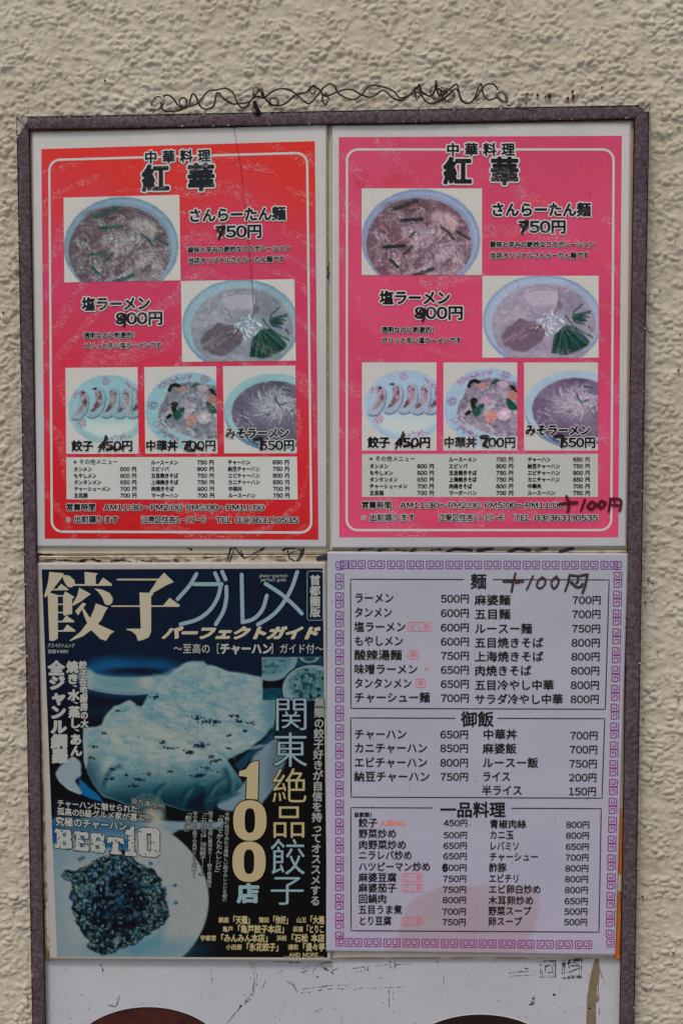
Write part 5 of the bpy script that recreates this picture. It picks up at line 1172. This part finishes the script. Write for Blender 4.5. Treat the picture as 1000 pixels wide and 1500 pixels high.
    for q, w_ in (([(325, 625), (350, 580), (400, 530), (460, 508), (530, 520), (580, 560), (615, 605)], 3), ([(290, 540), (300, 600), (290, 660), (270, 700), (300, 690), (360, 640)], 3.5), ([(425, 560), (422, 610), (418, 655)], 6), ([(430, 650), (470, 655), (495, 630)], 6), ([(520, 400), (580, 440), (620, 470), (700, 470), (760, 450)], 3.5), ([(680, 628), (740, 610), (800, 600), (850, 595)], 4), ([(790, 640), (810, 700), (850, 720)], 3.5), ([(850, 590), (820, 660), (820, 700)], 3), ([(720, 420), (790, 430), (800, 480), (790, 560), (740, 590)], 2), ([(230, 420), (270, 400), (330, 390)], 4), ([(850, 740), (895, 785)], 2), ([(890, 600), (905, 650)], 3)):
        p.line(catmull(A5(q), 5), w_*.75, on, 1.8, .5)
    for a, b_ in A5([(855, 595), (860, 705), (250, 430), (270, 420), (700, 455), (205, 685), (360, 470), (440, 460), (480, 430)]): p.ell(a, b_, 3, 2.6, (40, 96, 140), 1.2, .8)
    # dark disc at lower right stays; starburst glow
    p.ell(222, 1190, 16, 12, (190, 190, 172), 9, .8); p.ell(229, 1203, 12, 9, (186, 186, 170), 7, .7); p.poly(A5([(660, 120), (770, 130), (760, 180), (700, 190)]), (184, 182, 160), 4, .7)
    for k in range(64):
        a = k/64*6.283; r0, r1 = 12, 27
        if math.sin(a) > .55: continue
        p.line([(216+r0*math.cos(a), 1188+r0*.75*math.sin(a)), (216+r1*math.cos(a), 1188+r1*.95*math.sin(a))], .8, (140, 162, 158), .6, .9)
    # glow behind the white text
    for q in (A5([(107, 68), (665, 112)]), A5([(105, 120), (693, 172)]), A5([(95, 190), (548, 228)])): p.line(q, 9, (44, 100, 130), 6, .35)
    # inset photo of two plates
    ins = [(384.5, 963), (474, 963), (476, 1026), (386.5, 1025)]; I = (X > 384.4) & (X < 476) & (Y > 962.6) & (Y < 1026)
    s2_ = Paint(X[I], Y[I], (28, 84, 104)); s2_.c += ((fbm(X[I], Y[I], 6, 431, 4)-.5)*50)[..., None]; s2_.poly([(384, 999), (415, 996), (415, 1008), (384, 1008)], (12, 32, 44), 1)
    s2_.ell(396, 962, 40.5, 37.5, (10, 26, 36), 1.2); s2_.ell(396, 961, 40, 36.5, (132, 166, 172), .8); s2_.ell(396, 958, 33, 31, (104, 148, 156), 2); s2_.mix(sstep(.54, .64, fbm(X[I], Y[I], 4, 432, 4))*sstep(33, 28, np.hypot(X[I]-396, (Y[I]-958)*1.07))*.75, (40, 84, 98)); s2_.mix(sstep(.5, .64, fbm(X[I], Y[I], 5, 435, 3))*sstep(33, 28, np.hypot(X[I]-396, (Y[I]-958)*1.07))*.6, (136, 168, 168))
    s2_.ell(453, 960, 17, 13, (10, 28, 38), 1); s2_.ell(453, 960, 16, 11.5, (124, 158, 164), .8); s2_.ell(453, 963, 8.5, 5.5, (34, 84, 100), 1.5)
    s2_.ell(456, 1009, 44, 36.5, (10, 28, 38), 1.2); s2_.ell(457, 1010, 43.5, 36, (146, 172, 180), .8); s2_.ell(454, 1003, 30, 23, (84, 132, 138), 6, .9)
    mm = sstep(34, 26, np.hypot(X[I]-454, (Y[I]-1003)*1.25)); s2_.mix(sstep(.5, .62, fbm(X[I], Y[I], 7, 436, 5))*mm*.85, (32, 78, 88)); s2_.mix(sstep(.55, .66, fbm(X[I], Y[I], 5, 438, 4))*mm*.8, (132, 166, 160)); s2_.mix(sstep(.62, .7, fbm(X[I], Y[I], 4, 439, 4))*mm*.8, (12, 40, 46))
    p.c[I] = s2_.c; p.line([(384.3, 1025), (383.8, 963), (474, 962.5)], .9, (170, 186, 184), .5, .8); p.line([(386, 1025.5), (404, 1025.5)], .8, (160, 180, 182), .5, .8)
    p.poly(A4([(575, 335), (660, 340), (650, 540), (560, 600)]), (84, 136, 150), 8, .25)
    # dark backing for the right hand titles
    p.poly([(414, 1040), (480, 1030), (480, 1100), (430, 1120), (418, 1090)], (14, 32, 42), 6, .45); p.ell(425, 1075, 20, 8, (60, 84, 96), 8, .5); p.ell(462, 1050, 10, 5, (44, 88, 96), 5, .4)
    m = sstep(-6, 8, X-(300+(1402-Y)*.0))*0
    p.c += ((fbm(X, Y, 2.2, 445, 2)-.5)*10)[..., None]
    p.c = (np.clip(p.c, 2, 255)/190)**1.15*142
    return p.c
FQ = [(61.5, 834.2), (472.5, 832.5), (479.5, 1402.5), (84, 1401.5)]
def cover_shift(X, Y): return cover(X, Y)
sg.grid('cover_photo', FQ, 1.15, mcov, 1, cover)
c_crm = pmat('cover_cream_print', (156, 151, 130), .5, **lg); c_blu = pmat('cover_pale_blue_print', (118, 140, 148), .5, **lg); c_wht = pmat('cover_white_print', (144, 147, 142), .5, **lg)
c_yel = pmat('cover_yellow_print', (150, 140, 102), .5, **lg); c_num = pmat('cover_numeral_print', (156, 142, 110), .5, **lg); c_blk = pmat('cover_black_print', (6, 12, 18), .5, **lg); c_dim = pmat('cover_dim_print', (124, 131, 126), .5, **lg)
TA = lambda pts: [(50+x*.22, 820+y*.22) for x, y in pts]; TB_ = lambda pts: [(250+x*.23, 820+y*.23) for x, y in pts]
gy = [[(103, 80), (200, 90), (182, 125), (128, 195), (78, 250), (68, 245), (95, 150)], [(185, 100), (235, 105), (270, 135), (275, 165), (250, 185), (225, 180), (205, 150)],
      [(120, 197), (155, 192), (182, 160), (232, 197), (228, 203), (120, 203)], [(92, 215), (160, 235), (160, 525), (130, 540), (103, 538)], [(120, 232), (195, 237), (210, 210), (270, 248), (255, 262), (255, 360), (205, 372), (195, 365), (195, 245), (130, 244)],
      [(158, 292), (198, 292), (198, 300), (158, 300)], [(158, 347), (198, 347), (198, 355), (158, 355)], [(158, 408), (190, 406), (215, 370), (270, 408), (265, 416), (158, 416)], [(158, 470), (195, 469), (222, 430), (278, 470), (272, 478), (158, 478)],
      [(337, 80), (428, 90), (412, 105), (412, 165), (340, 165)], [(262, 162), (430, 162), (460, 118), (522, 163), (515, 173), (262, 173)], [(302, 185), (380, 228), (355, 245), (310, 280), (262, 306), (255, 300), (290, 235)],
      [(400, 190), (460, 200), (505, 222), (525, 255), (522, 285), (500, 303), (475, 298), (455, 250), (430, 215)], [(412, 290), (495, 320), (480, 335), (452, 395), (425, 430), (380, 470), (325, 510), (240, 542), (240, 535), (310, 480), (370, 400), (400, 330)],
      [(325, 285), (348, 292), (330, 320), (378, 395), (430, 430), (535, 478), (510, 495), (480, 540), (440, 525), (385, 470), (345, 400), (320, 330), (295, 370), (275, 342)],
      [(552, 126), (830, 126), (865, 85), (932, 148), (880, 170), (790, 222), (795, 232), (780, 240), (765, 222), (820, 137), (552, 137)],
      [(702, 218), (780, 220), (780, 480), (765, 515), (730, 532), (692, 540), (680, 500), (650, 475), (615, 466), (617, 459), (712, 458)], [(515, 304), (860, 304), (903, 253), (973, 303), (965, 313), (515, 313)]]
v, f = union_shape([TA(q) for q in gy], step=.5, eps=.1); sg.put('title_lettering', v, f, c_crm, 6, label='big cream serif characters of the title')
gk = [[(165, 90), (120, 165), (45, 250)], [(150, 155), (325, 155)], [(322, 152), (300, 240), (250, 320), (170, 380), (65, 410)], [(283, 85), (303, 130)], [(328, 75), (350, 125)], [(355, 172), (354, 250), (335, 330), (288, 410)], [(452, 95), (458, 398)], [(458, 398), (530, 375), (585, 315), (612, 228)], [(805, 78), (770, 180), (710, 285), (640, 360), (555, 412)], [(605, 153), (700, 215), (780, 285), (835, 342)]]
v, f = union_shape(strokes=[(catmull(TB_(q), 5) if len(q) > 2 else TB_(q), 5.6) for q in gk], step=.5, eps=.1); sg.put('title_lettering', v, f, c_blu, 6, label='pale blue slanting katakana of the title')
text(sg, 'subtitle_lettering', 'パーフェクトガイド', 240, 469, 927, 19.5, c_crm, r=.07, shear=.42, layer=6)
text(sg, 'subtitle_lettering', '〜至高の［', 254, 322, 950, 15.5, c_wht, r=.006, layer=6); text(sg, 'subtitle_lettering', 'チャーハン', 322, 399, 950, 17, c_wht, r=.045, layer=6); text(sg, 'subtitle_lettering', '］ガイド付〜', 396, 474, 950, 15.5, c_wht, r=.006, layer=6)
ribbon(sg, 'edition_badge', rrect(449.8, 836.5, 473, 908.5, 3.5, 4), .8, c_blu, 5, True); vtext(sg, 'edition_lettering', '首都圏版', 461.5, 461.5, 842, 904, 15.5, c_wht, .035, layer=6)
text(sg, 'small_print', 'phozo-gourmet', 380, 421.5, 843.2, 5.8, c_dim, r=.03, layer=6); text(sg, 'small_print', 'perfect guide', 382, 419, 849.2, 5.8, c_dim, r=.03, layer=6)
text(sg, 'small_print', 'アスペクトムック', 70, 110, 945.5, 7, c_dim, r=.03, shear=.2, layer=6); text(sg, 'small_print', '定価￥880', 70.5, 100.5, 954.2, 6.2, c_dim, r=.03, layer=6)
vtext(sg, 'vertical_lettering', '全ジャンル網羅', 82.5, 88.5, 968, 1118, 23.5, c_wht, .066, layer=6)
vtext(sg, 'vertical_lettering', '焼き、水、蒸し、あん', 106, 112.5, 968, 1108, 17.5, c_wht, .055, (.11, c_blk), layer=7, weights=[1.2, 1.1, .5, 1.15, .5, 1.15, 1.05, .5, 1.15, 1.1])
vtext(sg, 'vertical_lettering', '餃子在宅厨房の大', 121.5, 124.5, 968, 1066, 11.5, c_wht, .05, (.1, c_blk), layer=7)
# main vertical title: pale blue, two characters cream
ys_ = [(1020, 1071), (1072, 1124), (1125, 1177), (1178, 1228), (1228, 1282), (1281, 1326)]
for i, c_ in enumerate('関東絶品餃子'):
    xc = 426.5-i*1.2; mt = c_yel if c_ in '絶品' else c_blu
    text(sg, 'main_title_lettering', c_, xc-27, xc+27, sum(ys_[i])/2, ys_[i][1]-ys_[i][0]+3, mt, r=-.004, layer=6, q=.8, out=(.018, c_blk))
def ring_shape(cx, cy, rx, ry, ix, iy, grow=0):
    e = lambda a, b_, pw: [(cx+a*math.copysign(abs(math.cos(t))**pw, math.cos(t)), cy+b_*math.copysign(abs(math.sin(t))**pw, math.sin(t))) for t in np.linspace(0, 6.2832, 48, endpoint=False)]
    return union_shape([e(rx+grow, ry+grow, .84)], sub=[e(ix-grow, iy-grow, .72)], step=.6, eps=.1)
one = [(373.5, 1115), (378.8, 1115), (377.5, 1171), (360.5, 1170), (361.8, 1138), (350, 1136.5), (350.5, 1129.5), (360, 1127), (366, 1118.5)]
for gw, mt, ly in ((1.4, c_blk, 6), (0, c_num, 7)):
    v, f = union_shape([one], strokes=[(one+[one[0]], gw*2+.01)] if gw else [], step=.5, eps=.1); sg.put('numeral_outline' if gw else 'numeral', v, f, mt, ly)
    for cx, cy in ((366, 1201.8), (364.8, 1262.2)):
        v, f = ring_shape(cx, cy, 24.3, 29.6, 7.6, 18, gw); sg.put('numeral_outline' if gw else 'numeral', v, f, mt, ly)
text(sg, 'numeral_unit', '店', 347, 380, 1308.3, 29.5, c_blu, r=.05, layer=7)
vtext(sg, 'vertical_lettering', '無類の餃子好きが自信を持ってオススメする', 468, 461.3, 1021, 1327, 15.5, c_dim, .03, (.09, c_blk), layer=7)
vtext(sg, 'small_vertical_lettering', '手軽に自分で作れる美味しい餃子のレシピを紹介', 333, 329, 1190, 1321, 7, c_dim, .015, layer=6)
vtext(sg, 'small_vertical_lettering', '「自宅でかんたんレシピ」', 323.5, 319, 1190, 1282, 9.5, c_dim, .02, layer=6)
vtext(sg, 'small_vertical_lettering', '餃子勢力地図に異常あり!!餃子超激戦区', 309, 306.5, 1188, 1300, 6.8, c_dim, .015, (.08, c_blk), layer=7)
vtext(sg, 'small_vertical_lettering', '「これからは…浜松餃子!!!」', 299.7, 296, 1187, 1286, 9.5, c_dim, .015, (.09, c_blk), layer=7)
vtext(sg, 'small_vertical_lettering', '旬の食材を餃子の具材として実験!!', 286.3, 284, 1188, 1287, 6.8, c_dim, .015, (.08, c_blk), layer=7)
vtext(sg, 'small_vertical_lettering', '「創作道」', 276.5, 275, 1187, 1222, 9.8, c_dim, .015, (.09, c_blk), layer=7)
rows = [(1347.4, [('銀座', 320, 335.5, 0), ('「天龍」', 336.5, 371.5, 1), ('蒲田', 379, 394, 0), ('「你好」', 395.5, 426.5, 1), ('山王', 433.8, 449, 0), ('「大連', 449.5, 475, 1)]),
        (1360.8, [('亀戸', 326, 341.5, 0), ('「亀戸餃子本店」', 342.5, 422, 1), ('荻窪', 429, 444, 0), ('「とりこ', 444.5, 475, 1)]),
        (1374, [('宇都宮', 293.5, 317, 0), ('「みんみん本店」', 318, 398, 1), ('浜松', 405, 420, 0), ('「石松 本店', 421, 475.5, 1)]),
        (1387.2, [('小田原', 331, 354.5, 0), ('「氷花餃子」', 355.5, 413.5, 1), ('浦和', 421.5, 437, 0), ('「漫々亭', 438, 476, 1)])]
load_extra = None
for y, it in rows:
    for s_, a, b_, big in it: text(sg, 'shop_name' if big else 'place_name', s_, a, b_, y, 12.5 if big else 8.6, c_yel, r=.04 if big else .03, layer=6)
text(sg, 'small_print', '…AND MORE…', 415, 474, 1398.6, 7.8, c_yel, r=.035, layer=6)
kw = dict(slope=.079, layer=8)
text(sg, 'slanting_lettering', 'チャーハンに魅せられた…', 84, 213, 1176, 11.5, c_wht, r=.02, out=(.09, c_blk), **kw)
text(sg, 'slanting_lettering', '孤高のB級グルメ家が選ぶ!!!', 84, 220, 1188, 12, c_wht, r=.02, out=(.09, c_blk), **kw)
text(sg, 'slanting_lettering', '究極のチャーハン', 81.5, 186.5, 1202.5, 14.2, c_wht, r=.024, out=(.08, c_blk), **kw)
text(sg, 'burst_lettering', '迫力満点!!!!!', 192, 242, 1172, 9.5, c_dim, r=.01, out=(.08, c_blk), slope=.22, layer=8)
# slab letters BEST 10, worn
def slab(polys, subs, x0, y0, wd, hh, sk_=.079):
    g = lambda q: [(x0+a*wd, y0+b_*hh+a*wd*sk_) for a, b_ in q]
    return [g(q) for q in polys], [g(q) for q in subs]
BE = {'B': ([[(0, 0), (.82, 0), (.96, .1), (.96, .4), (.86, .48), (1, .58), (1, .9), (.86, 1), (0, 1), (0, .82), (.12, .82), (.12, .18), (0, .18)]], [[(.45, .2), (.62, .2), (.62, .4), (.45, .4)], [(.45, .6), (.64, .6), (.64, .8), (.45, .8)]]),
      'E': ([[(0, 0), (.96, 0), (.96, .34), (.74, .34), (.7, .2), (.45, .2), (.45, .4), (.7, .4), (.7, .6), (.45, .6), (.45, .8), (.72, .8), (.76, .64), (1, .64), (1, 1), (0, 1), (0, .82), (.12, .82), (.12, .18), (0, .18)]], []),
      'S': ([[(.12, 0), (.7, 0), (.76, .07), (.92, 0), (.92, .38), (.7, .36), (.6, .2), (.4, .2), (.38, .34), (.88, .44), (1, .58), (1, .9), (.86, 1), (.3, 1), (.24, .93), (.06, 1), (.04, .62), (.28, .62), (.38, .8), (.6, .8), (.62, .68), (.12, .56), (0, .42), (0, .12)]], []),
      'T': ([[(0, 0), (1, 0), (1, .36), (.78, .34), (.74, .2), (.68, .2), (.68, .82), (.84, .82), (.84, 1), (.16, 1), (.16, .82), (.32, .82), (.32, .2), (.26, .2), (.22, .34), (0, .36)]], []),
      '1': ([[(.2, .12), (.5, .1), (.62, 0), (.86, 0), (.86, .86), (1, .86), (1, 1), (.12, 1), (.12, .86), (.38, .86), (.38, .28), (.12, .28)]], []),
      '0': ([[(.16, 0), (.86, 0), (1, .1), (1, .9), (.84, 1), (.16, 1), (0, .9), (0, .1)]], [[(.4, .2), (.6, .2), (.6, .8), (.4, .8)]])}
for ch_, x0, y0, wd, hh in (('B', 81, 1214, 25, 28), ('E', 109, 1217.5, 21.5, 28), ('S', 133, 1220, 21.5, 27.5), ('T', 157.5, 1225.5, 24, 25), ('1', 181.5, 1210, 18, 43), ('0', 203, 1211.5, 31, 42)):
    ps, sb = slab(*BE[ch_], x0, y0, wd, hh)
    v, f = union_shape(ps, strokes=[(q+[q[0]], 1.8) for q in ps], sub=[[(sum(a for a, _ in q)/len(q)+(x-sum(a for a, _ in q)/len(q))*.7, sum(b for _, b in q)/len(q)+(y-sum(b for _, b in q)/len(q))*.88) for x, y in q] for q in sb], step=.5, rough=.3, seed=60); sg.put('slab_letter_outline', v, f, c_blk, 8)
    v, f = union_shape(ps, sub=sb, step=.4, rough=.9, seed=61, eps=.1); o_ = sg.put('slab_letter', v, f, c_wht, 9)
R = random.Random(4)
wr = []
for _ in range(70):
    bx = R.choice([(82, 105, 1216, 1241), (110, 130, 1219, 1245), (134, 154, 1222, 1247), (160, 180, 1228, 1250), (188, 198, 1216, 1252), (205, 233, 1216, 1254)]); x = R.uniform(bx[0], bx[1]); y = R.uniform(bx[2], bx[3]); wr.append(([(x, y), (x+R.uniform(-2, 2), y+R.uniform(-2, 2))], R.uniform(.5, 1.7)))
v, f = union_shape(strokes=wr, step=.4, rough=.5, seed=63, eps=.1); sg.put('letter_wear', v, f, pmat('letter_wear', (40, 60, 72), .6), 11)
scatter(sg, 'dirt_specks', 260, lambda R: (R.uniform(66, 470), R.uniform(828, 1400)), .25, .9, m_speck, 12, 90)
